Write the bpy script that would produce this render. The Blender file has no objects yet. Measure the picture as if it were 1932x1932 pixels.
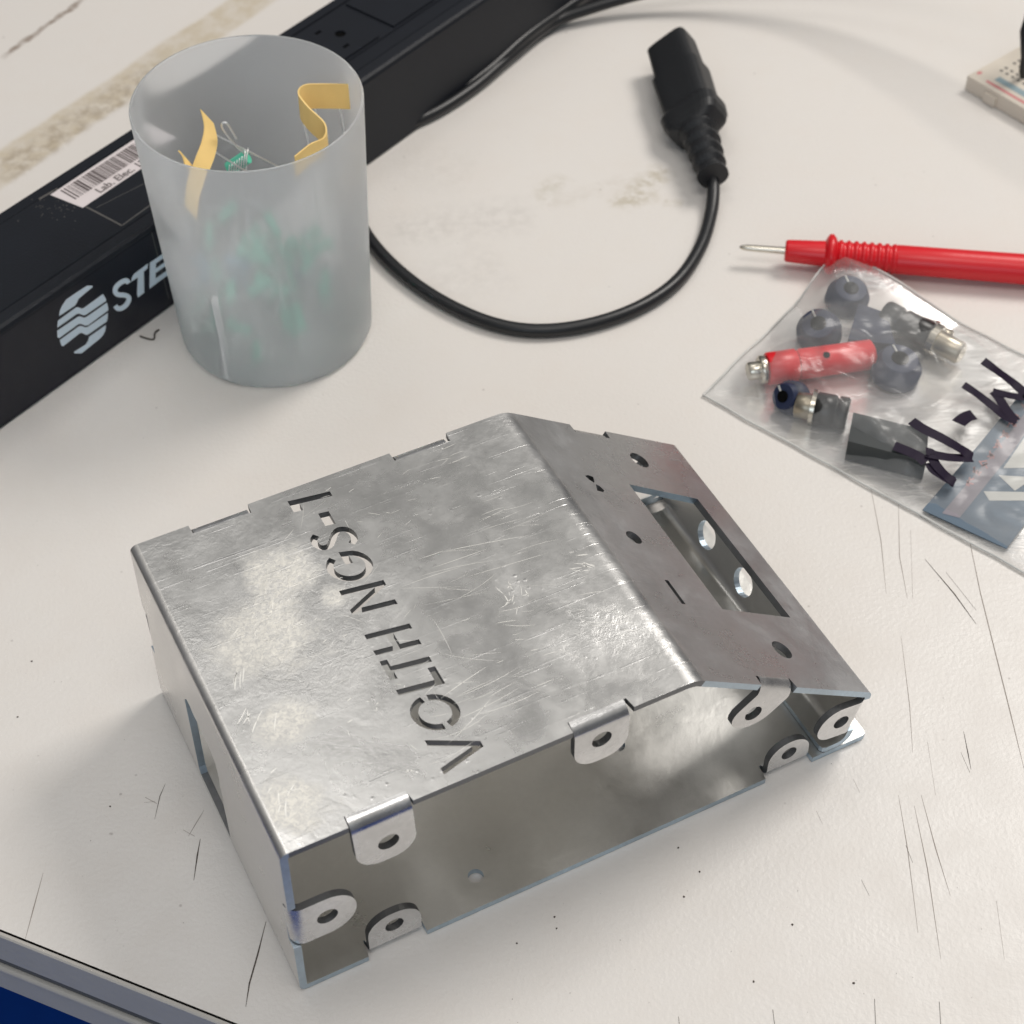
import bpy, bmesh, math, random
from mathutils import Vector, Matrix, noise
from mathutils.geometry import tessellate_polygon
random.seed(7)
scene = bpy.context.scene
C = scene.collection
PI = math.pi
# ------------------------------------------------------------------ camera
U = 0.6                                   # metres per calibration unit
PITCH, ROLL, FPX = math.radians(47.78737542), math.radians(-0.69640725), 3454.4788
cp, sp = math.cos(PITCH), math.sin(PITCH)
cr, sr = math.cos(ROLL), math.sin(ROLL)
_r, _u = Vector((1, 0, 0)), Vector((0, sp, cp))
FW = Vector((0, cp, -sp)); RT = cr*_r + sr*_u; UP = -sr*_r + cr*_u
CAM = Vector((0, 0, U))
cd = bpy.data.cameras.new('camera'); cam = bpy.data.objects.new('camera', cd); C.objects.link(cam)
cam.matrix_world = Matrix.Translation(CAM) @ Matrix((RT, UP, -FW)).transposed().to_4x4()
cd.sensor_width = 36; cd.sensor_fit = 'HORIZONTAL'; cd.lens = FPX/1932*36
cd.clip_start = 0.02; cd.clip_end = 50
cd.dof.use_dof = True; cd.dof.focus_distance = 0.70; cd.dof.aperture_fstop = 16
scene.camera = cam
def P(px, py, z=0.0):
    """point of the photograph (1932 px wide) that lies at height z mm -> metres"""
    d = FW + RT*((px-966)/FPX) - UP*((py-966)/FPX)
    t = (z/1000-CAM.z)/d.z
    return CAM + d*t
# ------------------------------------------------------------------ light
world = bpy.data.worlds.new('World'); scene.world = world; world.use_nodes = True
wn = world.node_tree.nodes; wl = world.node_tree.links
bg = wn['Background']
tc = wn.new('ShaderNodeTexCoord'); sx = wn.new('ShaderNodeSeparateXYZ'); wl.new(tc.outputs['Generated'], sx.inputs[0])
wr = wn.new('ShaderNodeValToRGB')
wr.color_ramp.elements[0].position = 0.0; wr.color_ramp.elements[0].color = (0.15, 0.15, 0.155, 1)
wr.color_ramp.elements[1].position = 1.0; wr.color_ramp.elements[1].color = (0.63, 0.615, 0.595, 1)
e = wr.color_ramp.elements.new(0.45); e.color = (0.17, 0.172, 0.182, 1)
e = wr.color_ramp.elements.new(0.72); e.color = (0.475, 0.465, 0.445, 1)
wl.new(sx.outputs['Z'], wr.inputs[0]); wl.new(wr.outputs[0], bg.inputs[0]); bg.inputs[1].default_value = 0.85
def area(name, loc, target, sx_, sy_, power, col):
    ld = bpy.data.lights.new(name, 'AREA'); ld.shape = 'RECTANGLE'; ld.size = sx_; ld.size_y = sy_
    ld.energy = power; ld.color = col
    o = bpy.data.objects.new(name, ld); C.objects.link(o); o.location = loc
    o.rotation_euler = (Vector(target)-Vector(loc)).to_track_quat('-Z', 'Y').to_euler()
    return o
area('ceiling_and_fill_lamp', (1.05, 1.45, 1.75), (0, .5, 0), 0.72, 0.72, 27, (1.0, 0.955, 0.90))
area('ceiling_and_fill_lamp', (0.15, 0.0, 2.0), (0, .5, 0), 0.9, 0.6, 7.5, (1.0, 0.96, 0.92))  # unseen fill light added above the camera
area('ceiling_and_fill_lamp', (-0.40, 1.15, 1.8), (0, .5, 0), 0.55, 0.35, 2.2, (1.0, 0.97, 0.93))
area('window_light', (-0.3, -1.3, 0.95), (0, .5, 0), 1.5, 0.9, 9, (0.76, 0.88, 1.0))
vs = scene.view_settings
vs.view_transform = 'Standard'; vs.look = 'None'; vs.exposure = 0.0; vs.gamma = 1.0; vs.use_curve_mapping = False
# ------------------------------------------------------------------ helpers
def tag(o, label=None, cat=None, group=None, kind=None):
    if label: o['label'] = label
    if cat: o['category'] = cat
    if group: o['group'] = group
    if kind: o['kind'] = kind
    return o
def empty(name, loc=(0, 0, 0), rz=0):
    o = bpy.data.objects.new(name, None); C.objects.link(o); o.empty_display_size = .01
    o.location = loc; o.rotation_euler = (0, 0, rz); return o
def mk(name, verts, faces, mat, parent=None, smooth=False, matidx=None, smoothlist=None):
    me = bpy.data.meshes.new(name); me.from_pydata([tuple(v) for v in verts], [], faces); me.validate(clean_customdata=False)
    mats = mat if isinstance(mat, (list, tuple)) else [mat]
    for m in mats: me.materials.append(m)
    for i, p in enumerate(me.polygons):
        p.use_smooth = smoothlist[i] if smoothlist else smooth
        if matidx: p.material_index = matidx[i]
    o = bpy.data.objects.new(name, me); C.objects.link(o)
    if parent: o.parent = parent
    return o
def frombm(name, bm, mat, parent=None, smooth=False):
    me = bpy.data.meshes.new(name); bm.to_mesh(me); bm.free()
    me.materials.append(mat)
    for p in me.polygons: p.use_smooth = smooth
    o = bpy.data.objects.new(name, me); C.objects.link(o)
    if parent: o.parent = parent
    return o
class MB:
    def __init__(s): s.v = []; s.f = []; s.sm = []
    def add(s, v, f, sm=False):
        n = len(s.v); s.v += [Vector(x) for x in v]; s.f += [tuple(i+n for i in q) for q in f]; s.sm += [sm]*len(f)
    def prism(s, pts, vec, holes=()):
        """flat polygon pts (3D, planar) with holes extruded by vec"""
        vec = Vector(vec); loops = [[Vector(p) for p in pts]] + [[Vector(p) for p in h] for h in holes]
        tri = tessellate_polygon(loops); flat = [p for l in loops for p in l]; n = len(flat)
        s.add(flat, tri); s.add([p+vec for p in flat], [t[::-1] for t in tri])
        for l in loops:
            m = len(l); s.add(l+[p+vec for p in l], [(i, (i+1) % m, (i+1) % m+m, i+m) for i in range(m)])
    def box(s, c, dx, dy, dz):
        c, dx, dy, dz = Vector(c), Vector(dx)/2, Vector(dy)/2, Vector(dz)/2
        v = [c+a*dx+b*dy+d*dz for a in (-1, 1) for b in (-1, 1) for d in (-1, 1)]
        s.add(v, [(0, 1, 3, 2), (4, 6, 7, 5), (0, 4, 5, 1), (2, 3, 7, 6), (0, 2, 6, 4), (1, 5, 7, 3)])
    def tube(s, pts, r, n=12, caps=True):
        pts = [Vector(p) for p in pts]; rs = r if isinstance(r, (list, tuple)) else [r]*len(pts)
        rings = []; ref = None
        for i, p in enumerate(pts):
            t = (pts[min(i+1, len(pts)-1)]-pts[max(i-1, 0)]).normalized()
            if ref is None:
                ref = t.cross(Vector((0, 0, 1)))
                if ref.length < .1: ref = t.cross(Vector((0, 1, 0)))
            ref = (ref - t*ref.dot(t)).normalized(); b = t.cross(ref)
            rings.append([p+(ref*math.cos(a)+b*math.sin(a))*rs[i] for a in [2*PI*k/n for k in range(n)]])
        v = [q for rg in rings for q in rg]; f = []
        for i in range(len(pts)-1):
            for k in range(n): f.append((i*n+k, i*n+(k+1) % n, (i+1)*n+(k+1) % n, (i+1)*n+k))
        s.add(v, f, True)
        if caps: s.add(rings[0], [tuple(range(n))[::-1]]); s.add(rings[-1], [tuple(range(n))])
    def build(s, name, mat, parent=None):
        return mk(name, s.v, s.f, mat, parent, smoothlist=s.sm)
def spline(pts, n=8):
    pts = [Vector(p) for p in pts]; out = []
    for i in range(len(pts)-1):
        a, b, c, d = pts[max(i-1, 0)], pts[i], pts[i+1], pts[min(i+2, len(pts)-1)]
        for k in range(n):
            t = k/n
            out.append(.5*((2*b)+(c-a)*t+(2*a-5*b+4*c-d)*t*t+(3*b-a-3*c+d)*t**3))
    out.append(pts[-1]); return out
def circle(cx, cy, r, n=24, ry=None):
    return [(cx+r*math.cos(2*PI*k/n), cy+(ry or r)*math.sin(2*PI*k/n)) for k in range(n)]
def stroke(pts, w, closed=False):
    """outline polygon of a 2D polyline of width w (mitred)"""
    L = []; R = []; n = len(pts)
    for i in range(n):
        a = pts[max(i-1, 0)]; b = pts[i]; c = pts[min(i+1, n-1)]
        d1 = Vector((b[0]-a[0], b[1]-a[1])); d2 = Vector((c[0]-b[0], c[1]-b[1]))
        if d1.length < 1e-9: d1 = d2
        if d2.length < 1e-9: d2 = d1
        d1.normalize(); d2.normalize(); t = (d1+d2).normalized(); nn = Vector((-t.y, t.x))
        k = w/2/max(.45, nn.dot(Vector((-d1.y, d1.x))))
        L.append((b[0]+nn.x*k, b[1]+nn.y*k)); R.append((b[0]-nn.x*k, b[1]-nn.y*k))
    return L+R[::-1]
# ------------------------------------------------------------------ materials
def mat(name):
    m = bpy.data.materials.new(name); m.use_nodes = True; n = m.node_tree.nodes; l = m.node_tree.links
    return m, n, l, n['Principled BSDF']
def N(n, t, **k):
    o = n.new(t)
    for a, b in k.items():
        if a in o.inputs.keys() if hasattr(o.inputs, 'keys') else False: o.inputs[a].default_value = b
        else: setattr(o, a, b)
    return o
def noise_n(n, l, co, scale, detail=4, rough=.55, dist=0):
    o = n.new('ShaderNodeTexNoise'); o.inputs['Scale'].default_value = scale; o.inputs['Detail'].default_value = detail
    o.inputs['Roughness'].default_value = rough; o.inputs['Distortion'].default_value = dist
    if co is not None: l.new(co, o.inputs['Vector'])
    return o.outputs['Fac']
def ramp(n, l, fac, stops):
    o = n.new('ShaderNodeValToRGB'); l.new(fac, o.inputs[0]); el = o.color_ramp.elements
    while len(el) < len(stops): el.new(0.5)
    for q, (p, c) in zip(el, stops):
        q.position = p; q.color = c if len(c) == 4 else (*c, 1)
    return o.outputs[0]
def g(v): return (v, v, v, 1)
def mixc(n, l, fac, a, b, mode='MIX'):
    o = n.new('ShaderNodeMix'); o.data_type = 'RGBA'; o.blend_type = mode
    for i, x in ((0, fac), (6, a), (7, b)):
        if hasattr(x, 'links'): l.new(x, o.inputs[i])
        else: o.inputs[i].default_value = x
    return o.outputs[2]
def mth(n, l, op, a, b=None, c=None):
    o = n.new('ShaderNodeMath'); o.operation = op
    for i, x in enumerate((a, b, c)):
        if x is None: continue
        if hasattr(x, 'links'): l.new(x, o.inputs[i])
        else: o.inputs[i].default_value = x
    return o.outputs[0]
def bump(n, l, h, strength, dist, prev=None):
    o = n.new('ShaderNodeBump'); o.inputs['Strength'].default_value = strength; o.inputs['Distance'].default_value = dist
    l.new(h, o.inputs['Height'])
    if prev is not None: l.new(prev, o.inputs['Normal'])
    return o.outputs[0]
def objco(n, l, sc=None, rot=None):
    t = n.new('ShaderNodeTexCoord')
    if sc is None and rot is None: return t.outputs['Object']
    m = n.new('ShaderNodeMapping'); l.new(t.outputs['Object'], m.inputs[0])
    if sc: m.inputs['Scale'].default_value = sc
    if rot: m.inputs['Rotation'].default_value = rot
    return m.outputs[0]
def simple(name, col, rough=.5, metal=0, spec=.5, bumpy=None, var=0.0):
    m, n, l, b = mat(name)
    b.inputs['Base Color'].default_value = (*col, 1); b.inputs['Roughness'].default_value = rough
    b.inputs['Metallic'].default_value = metal; b.inputs['Specular IOR Level'].default_value = spec
    co = objco(n, l)
    if var:
        f = noise_n(n, l, co, 60, 5)
        l.new(mixc(n, l, f, (*[c*(1-var) for c in col], 1), (*[min(1, c*(1+var)) for c in col], 1)), b.inputs['Base Color'])
    if bumpy: l.new(bump(n, l, noise_n(n, l, co, bumpy[0], 3), bumpy[1], .001), b.inputs['Normal'])
    return m
# galvanised sheet
def steel(name, base=.60, tint=(1, 1, 1), r0=.22, r1=.42, scr=1.0, blot=1.0, con=1.0, frost=()):
    m, n, l, b = mat(name); b.inputs['Metallic'].default_value = 1
    co = objco(n, l)
    big = noise_n(n, l, co, 14, 5, .6, .5); mid = noise_n(n, l, co, 55, 6, .65, .4); fine = noise_n(n, l, co, 420, 4, .7)
    f = mth(n, l, 'ADD', mth(n, l, 'MULTIPLY', big, .55), mth(n, l, 'MULTIPLY', mid, .45))
    c = ramp(n, l, f, [(.36, g(base*(1-.26*con))), (.5, g(base)), (.62, g(min(1, base*(1+.2*con))))])
    c = mixc(n, l, ramp(n, l, fine, [(.35, g(0)), (.75, g(.35))]), c, g(base*(1-.36*con)))
    c = mixc(n, l, 1.0, c, (*tint, 1), 'MULTIPLY')
    # scratches: stretched noise thresholds at several angles
    sc = None
    for (rot, sy, th) in ((.35, 22, .70), (.12, 33, .71), (1.25, 30, .715), (2.3, 26, .72), (-.35, 40, .70), (.75, 45, .715)):
        q = noise_n(n, l, objco(n, l, (sy*.45, sy*30, sy), (.3, .2, rot)), 1.0, 2, .5, .35)
        q = ramp(n, l, q, [(th-.02, g(0)), (th+.03, g(1))])
        k = noise_n(n, l, objco(n, l, (22+sy, 31, 25), (0, 0, rot*3)), 1.0, 4, .7)
        q = mth(n, l, 'MULTIPLY', q, ramp(n, l, k, [(.46, g(0)), (.68, g(1))]))
        sc = q if sc is None else mth(n, l, 'MAXIMUM', sc, q)
    sc = mth(n, l, 'MULTIPLY', sc, scr)
    # tiny dings
    v = n.new('ShaderNodeTexVoronoi'); v.inputs['Scale'].default_value = 260; l.new(co, v.inputs['Vector'])
    ding = ramp(n, l, v.outputs['Distance'], [(.0, g(1)), (.22, g(0))])
    dm = ramp(n, l, noise_n(n, l, co, 28, 3), [(.56, g(0)), (.66, g(1))])
    ding = mth(n, l, 'MULTIPLY', ding, mth(n, l, 'MULTIPLY', dm, scr))
    c = mixc(n, l, sc, c, g(min(1, base*1.5)))
    r = ramp(n, l, f, [(.38, g(r0)), (.6, g(r1))])
    fm_ = None
    for (px_, py_, rad_) in frost:        # dull crystalline patches of the zinc
        dn = n.new('ShaderNodeVectorMath'); dn.operation = 'DISTANCE'; l.new(co, dn.inputs[0]); dn.inputs[1].default_value = (px_/1000, py_/1000, .0893)
        q = mth(n, l, 'ADD', mth(n, l, 'DIVIDE', dn.outputs['Value'], rad_/1000), mth(n, l, 'MULTIPLY', mth(n, l, 'SUBTRACT', noise_n(n, l, co, 70, 5, .65), .5), 1.7))
        q = ramp(n, l, q, [(.45, g(1)), (.95, g(0))]); fm_ = q if fm_ is None else mth(n, l, 'MAXIMUM', fm_, q)
    if fm_ is not None:
        v2 = noise_n(n, l, co, 480, 5, .75, 1.0)
        c = mixc(n, l, mth(n, l, 'MULTIPLY', fm_, ramp(n, l, v2, [(.38, g(.1)), (.6, g(.9))])), c, (.88, .86, .80, 1))
        r = mixc(n, l, mth(n, l, 'MULTIPLY', fm_, .8), r, g(.55))
    l.new(c, b.inputs['Base Color']); l.new(r, b.inputs['Roughness'])
    nn = bump(n, l, noise_n(n, l, co, 9, 2, .4), .22*blot, .006)
    nn = bump(n, l, mid, .10*blot, .0008, nn)
    crk = mth(n, l, 'MULTIPLY', noise_n(n, l, co, 260, 5, .7, .8), ramp(n, l, big, [(.48, g(0)), (.62, g(1))]))
    nn = bump(n, l, crk, .5*blot, .0005, nn)
    nn = bump(n, l, fine, .22, .00016, nn)
    nn = bump(n, l, mth(n, l, 'ADD', sc, ding), .5, .0004, nn)
    l.new(nn, b.inputs['Normal'])
    return m
M_steel = steel('galvanised_steel', base=.60, tint=(1, .998, .985), r0=.22, r1=.38, blot=.9, con=.36, scr=.45, frost=((30, 88, 24), (44, 112, 17), (22, 48, 13), (12, 18, 14), (58, 92, 7)))
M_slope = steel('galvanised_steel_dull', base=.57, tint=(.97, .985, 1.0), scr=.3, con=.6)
M_sidelit = steel('galvanised_steel_side_lit', base=.74, tint=(1, .985, .96), con=.3, scr=.2, blot=.6)  # same steel, lighter and warmer: reflected table light painted into its colour
M_inner = steel('galvanised_steel_inner', base=.68, tint=(1, .99, .955), r0=.27, r1=.42, scr=.0, blot=.5, con=.3)
M_tab = steel('galvanised_steel_tab', base=.72, r0=.2, r1=.34, scr=.3, blot=.3)
M_edgelit = steel('cool_lit_cut_edge', base=.66, tint=(.74, .88, 1.0), r0=.3, r1=.5, scr=0, blot=.6)  # blue tint puts the cool window light into the cut-edge colour
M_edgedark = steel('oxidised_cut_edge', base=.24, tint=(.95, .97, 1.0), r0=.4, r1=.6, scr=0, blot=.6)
# table laminate
TA, TB = P(0, 1753), P(449, 1932)
edir = (TB-TA).normalized(); eout = Vector((edir.y, -edir.x, 0))
if eout.y > 0: eout = -eout
def table_mat():
    m, n, l, b = mat('white_laminate'); co = objco(n, l)
    f = noise_n(n, l, co, 5, 4); f2 = noise_n(n, l, co, 40, 5)
    c = mixc(n, l, f, (.685, .652, .618, 1), (.72, .688, .652, 1))
    c = mixc(n, l, ramp(n, l, f2, [(.45, g(0)), (.8, g(.35))]), c, (.66, .61, .56, 1))
    # blotchy residue band behind the strip
    def line_mask(a, bb, w, soft, nscale, namp, thr):
        a, bb = Vector(a), Vector(bb); d = (bb-a).normalized(); nn_ = Vector((-d.y, d.x, 0))
        sub = n.new('ShaderNodeVectorMath'); sub.operation = 'SUBTRACT'; l.new(co, sub.inputs[0]); sub.inputs[1].default_value = a
        def dot(v_):
            q = n.new('ShaderNodeVectorMath'); q.operation = 'DOT_PRODUCT'; l.new(sub.outputs[0], q.inputs[0]); q.inputs[1].default_value = v_
            return q.outputs['Value']
        dist = mth(n, l, 'ABSOLUTE', mth(n, l, 'ADD', dot(nn_), mth(n, l, 'MULTIPLY', mth(n, l, 'SUBTRACT', noise_n(n, l, co, nscale, 3), .5), namp)))
        k = ramp(n, l, mth(n, l, 'DIVIDE', dist, w), [(1-soft, g(1)), (1, g(0))])
        al = dot(d); L_ = (bb-a).length
        k2 = ramp(n, l, mth(n, l, 'DIVIDE', mth(n, l, 'ABSOLUTE', mth(n, l, 'SUBTRACT', al, L_/2)), L_/2), [(.75, g(1)), (1, g(0))])
        k = mth(n, l, 'MULTIPLY', k, k2)
        if thr: k = mth(n, l, 'MULTIPLY', k, ramp(n, l, noise_n(n, l, co, thr[0], 6, .65), [(thr[1], g(thr[3] if len(thr) > 3 else 0)), (thr[2], g(1))]))
        return k
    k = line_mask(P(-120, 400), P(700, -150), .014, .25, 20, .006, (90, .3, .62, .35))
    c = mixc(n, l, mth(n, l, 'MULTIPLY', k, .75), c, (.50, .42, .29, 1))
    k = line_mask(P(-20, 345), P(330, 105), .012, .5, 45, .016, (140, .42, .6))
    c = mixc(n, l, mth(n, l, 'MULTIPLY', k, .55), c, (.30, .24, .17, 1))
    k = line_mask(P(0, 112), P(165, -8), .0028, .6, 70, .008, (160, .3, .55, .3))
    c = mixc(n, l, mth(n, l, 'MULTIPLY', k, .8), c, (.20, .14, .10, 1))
    # rubbed smudges
    for (a, bb, w, s, col) in ((P(1165, 395), P(1262, 312), .010, .75, (.47, .42, .33, 1)), (P(1250, 380), P(1290, 388), .006, .5, (.48, .43, .35, 1)),
                               (P(1140, 382), P(1250, 372), .006, .4, (.50, .45, .36, 1)), (P(1010, 380), P(1070, 330), .009, .5, (.50, .46, .38, 1)),
                               (P(720, 440), P(1020, 400), .020, .35, (.50, .47, .44, 1)), (P(1010, 395), P(1215, 330), .008, .25, (.52, .47, .40, 1)),
                               (P(760, 560), P(960, 490), .030, .22, (.50, .47, .44, 1)), (P(740, 300), P(900, 330), .03, .18, (.52, .48, .44, 1))):
        k = line_mask(a, bb, w, .8, 60, .010, (170, .38, .6))
        c = mixc(n, l, mth(n, l, 'MULTIPLY', k, s), c, col)
    # pencil-grey dust specks
    v = n.new('ShaderNodeTexVoronoi'); v.inputs['Scale'].default_value = 95; l.new(co, v.inputs['Vector'])
    sp_ = ramp(n, l, v.outputs['Distance'], [(.035, g(1)), (.075, g(0))])
    sp_ = mth(n, l, 'MULTIPLY', sp_, ramp(n, l, noise_n(n, l, co, 17, 3), [(.52, g(0)), (.62, g(.6))]))
    c = mixc(n, l, sp_, c, (.25, .22, .2, 1))
    l.new(c, b.inputs['Base Color'])
    l.new(ramp(n, l, f2, [(.3, g(.34)), (.7, g(.46))]), b.inputs['Roughness'])
    nn = bump(n, l, noise_n(n, l, co, 520, 2), .35, .0005)
    nn = bump(n, l, noise_n(n, l, co, 60, 3), .15, .0008, nn)
    l.new(nn, b.inputs['Normal']); b.inputs['Specular IOR Level'].default_value = .45
    return m
M_table = table_mat()
M_dark = simple('dark_gap', (.012, .01, .009), .7)
M_trim = simple('grey_edge_band', (.46, .435, .40), .5, bumpy=(300, .2), var=.08)
M_trimdark = simple('grey_edge_groove', (.10, .10, .10), .55, var=.2)
M_scratch = simple('scratch_grime', (.07, .055, .045), .8)
M_faint = simple('faint_scratch', (.30, .26, .23), .8)
M_floor = simple('blue_vinyl', (.0, .055, .33), .5, var=.1)
M_black = simple('black_abs', (.007, .009, .014), .46, spec=.28, bumpy=(900, .12), var=.15)
M_blackface = simple('black_gloss_label', (.004, .005, .012), .30, spec=.4)
M_rubber = simple('black_rubber', (.010, .011, .013), .38, spec=.5, bumpy=(200, .08))
M_plug = simple('black_plug_plastic', (.013, .014, .016), .45, spec=.45, bumpy=(700, .15))
M_hole = simple('socket_hole', (.001, .001, .001), .8, spec=.1)
M_print = simple('pale_print', (.62, .72, .80), .5)
M_paper = simple('label_paper', (.66, .60, .60), .6, var=.04)
M_ink = simple('label_ink', (.10, .08, .08), .7)
M_red = simple('red_plastic', (.66, .008, .016), .33, spec=.5, bumpy=(300, .05), var=.05)
M_chrome = simple('nickel_pin', (.62, .58, .50), .25, 1)
M_tape = simple('yellow_component_tape', (.86, .60, .22), .6, var=.1)
M_lead = simple('tinned_lead', (.80, .80, .80), .3, 1)
M_green = simple('resistor_body', (.10, .55, .38), .4)
M_blueb = simple('blue_resistor_body', (.05, .33, .50), .4)
M_knob = simple('dark_blue_knob', (.018, .026, .062), .5, spec=.3, var=.2)
M_blk2 = simple('black_connector', (.015, .015, .015), .35)
M_marker = simple('marker_ink', (.010, .004, .018), .6, spec=.2)
M_card = simple('blue_grey_card', (.085, .13, .18), .6, var=.1)
M_cardp = simple('card_pink_print', (.38, .18, .18), .5)
M_cardw = simple('card_white_print', (.50, .50, .47), .5)
M_bb = simple('breadboard_plastic', (.62, .56, .48), .45, var=.05)
M_bbred = simple('breadboard_red_line', (.60, .22, .22), .5)
M_bbblue = simple('breadboard_blue_line', (.25, .33, .36), .5)
def frosted():
    m, n, l, b = mat('frosted_polypropylene'); out = n['Material Output']; co = objco(n, l)
    f = noise_n(n, l, co, 25, 4); 
    b.inputs['Base Color'].default_value = (.94, .965, 1.0, 1); b.inputs['Transmission Weight'].default_value = 1
    b.inputs['IOR'].default_value = 1.06; l.new(ramp(n, l, f, [(.3, g(.19)), (.7, g(.27))]), b.inputs['Roughness'])
    d = n.new('ShaderNodeBsdfDiffuse'); d.inputs[0].default_value = (.90, .91, .90, 1)
    t = n.new('ShaderNodeBsdfTranslucent'); t.inputs[0].default_value = (.95, .96, .97, 1)
    gl = n.new('ShaderNodeBsdfGlossy'); gl.inputs[0].default_value = (.8, .8, .8, 1); gl.inputs['Roughness'].default_value = .35
    a = n.new('ShaderNodeMixShader'); a.inputs[0].default_value = .55; l.new(d.outputs[0], a.inputs[1]); l.new(t.outputs[0], a.inputs[2])
    a2 = n.new('ShaderNodeMixShader'); a2.inputs[0].default_value = .05; l.new(a.outputs[0], a2.inputs[1]); l.new(gl.outputs[0], a2.inputs[2])
    x = n.new('ShaderNodeMixShader'); x.inputs[0].default_value = .34; l.new(b.outputs[0], x.inputs[1]); l.new(a2.outputs[0], x.inputs[2])
    l.new(x.outputs[0], out.inputs[0]); return m
M_cup = frosted()
def film():
    m, n, l, b = mat('clear_bag_film'); out = n['Material Output']; co = objco(n, l)
    tr = n.new('ShaderNodeBsdfTransparent'); tr.inputs[0].default_value = (1, 1, 1, 1)
    gl = n.new('ShaderNodeBsdfGlossy'); gl.inputs['Roughness'].default_value = .22; gl.inputs[0].default_value = (1, 1, 1, 1)
    df = n.new('ShaderNodeBsdfDiffuse'); df.inputs[0].default_value = (.95, .95, .94, 1)
    h = noise_n(n, l, objco(n, l, (40, 130, 100), (0, 0, .5)), 1, 3, .5, 1.2)
    nn = bump(n, l, h, .35, .0009); l.new(nn, gl.inputs['Normal'])
    fr = n.new('ShaderNodeFresnel'); fr.inputs[0].default_value = 1.45; l.new(nn, fr.inputs[1])
    a = n.new('ShaderNodeMixShader'); l.new(mth(n, l, 'MINIMUM', mth(n, l, 'MULTIPLY', fr.outputs[0], .55), 1.0), a.inputs[0]); l.new(tr.outputs[0], a.inputs[1]); l.new(gl.outputs[0], a.inputs[2])
    x = n.new('ShaderNodeMixShader'); l.new(ramp(n, l, noise_n(n, l, co, 30, 4), [(.3, g(.07)), (.7, g(.16))]), x.inputs[0])
    l.new(a.outputs[0], x.inputs[1]); l.new(df.outputs[0], x.inputs[2])
    l.new(x.outputs[0], out.inputs[0]); return m
M_film = film()
# ------------------------------------------------------------------ table and floor
def quad(name, pts, mat_, parent=None): return mk(name, pts, [tuple(range(len(pts)))], mat_, parent)
A = TA - edir*3; B = TA + edir*3
table = mk('table_top', [A, B, B-eout*4, A-eout*4], [(0, 1, 2, 3)], M_table)
tag(table, kind='structure')
def sweep(name, prof, mat_, parent, w=6.0):
    v = []; f = []
    for s in (-w/2, w/2):
        for (d, z) in prof: v.append(TA + edir*s + eout*(d/1000) + Vector((0, 0, z/1000)))
    n = len(prof)
    for i in range(n-1): f.append((i, i+1, n+i+1, n+i))
    return mk(name, v, f, mat_, parent, smooth=False)
sweep('edge_gap', [(0, 0), (0, -2.0), (.9, -2.0)], M_dark, table)
sweep('edge_band', [(.9, -3), (.9, 0.1), (2.0, 0.1), (2.6, -.5), (2.8, -19.5)], M_trim, table)
sweep('edge_groove', [(2.8, -19.5), (1.2, -20.5), (1.2, -27)], M_trimdark, table)
prof = [(1.2, -27)] + [(1.6+2.0*math.sin(a), -29+2.0*math.cos(a)) for a in [PI*k/8 for k in range(9)]] + [(2.6, -31), (2.8, -46), (-4, -46)]
sweep('edge_bead', prof, M_trim, table)
fl = mk('floor', [(-4, -3, -.74), (4, -3, -.74), (4, 5, -.74), (-4, 5, -.74)], [(0, 1, 2, 3)], M_floor); tag(fl, kind='structure')
def marks(name, polys, mat_, z):
    mb = MB()
    for pts, w in polys:
        q = [P(x, y) for x, y in pts]; n = len(q); ol = []
        o2 = stroke([(p.x, p.y) for p in q], w/1000)
        # taper both ends
        m = len(o2)//2
        def mid(i): return ((o2[i][0]+o2[m*2-1-i][0])/2, (o2[i][1]+o2[m*2-1-i][1])/2)
        for i in (0, m-1):
            c = mid(i); j = m*2-1-i
            o2[i] = (c[0]+(o2[i][0]-c[0])*.25, c[1]+(o2[i][1]-c[1])*.25); o2[j] = (c[0]+(o2[j][0]-c[0])*.25, c[1]+(o2[j][1]-c[1])*.25)
        v = [Vector((x, y, z)) for x, y in o2]
        mb.add(v, [(i, i+1, 2*m-2-i, 2*m-1-i) for i in range(m-1)])
    return mb.build(name, mat_, table)
def z8(x, y): return ((0+x*600/1354)*.8961, (1300+y*600/1354)*.8961)      # zoom of lower left
scr = [([z8(952, 1052), z8(938, 1130), z8(921, 1250)], .55), ([z8(1264, 1445), z8(1225, 1600), z8(1185, 1740), z8(1168, 1850)], .55),
       ([z8(786, 790), z8(760, 850), z8(735, 960)], .3), ([(1745, 1055), (1800, 1120), (1842, 1178)], .5), ([(1785, 1080), (1842, 1152)], .4),
       ([(1772, 1890), (1775, 1935)], .7), ([(1650, 1885), (1652, 1935)], .7), ([(1818, 1380), (1826, 1420), (1832, 1452)], .35), ([(1813, 1420), (1830, 1458)], .35),
       ([(1709, 1595), (1722, 1628)], .4), ([(1625, 1660), (1640, 1690)], .35), ([(1462, 1938), (1458, 1905)], .7), ([(1282, 1935), (1280, 1918)], .5)]
marks('scratches', scr, M_scratch, .00012)
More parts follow.
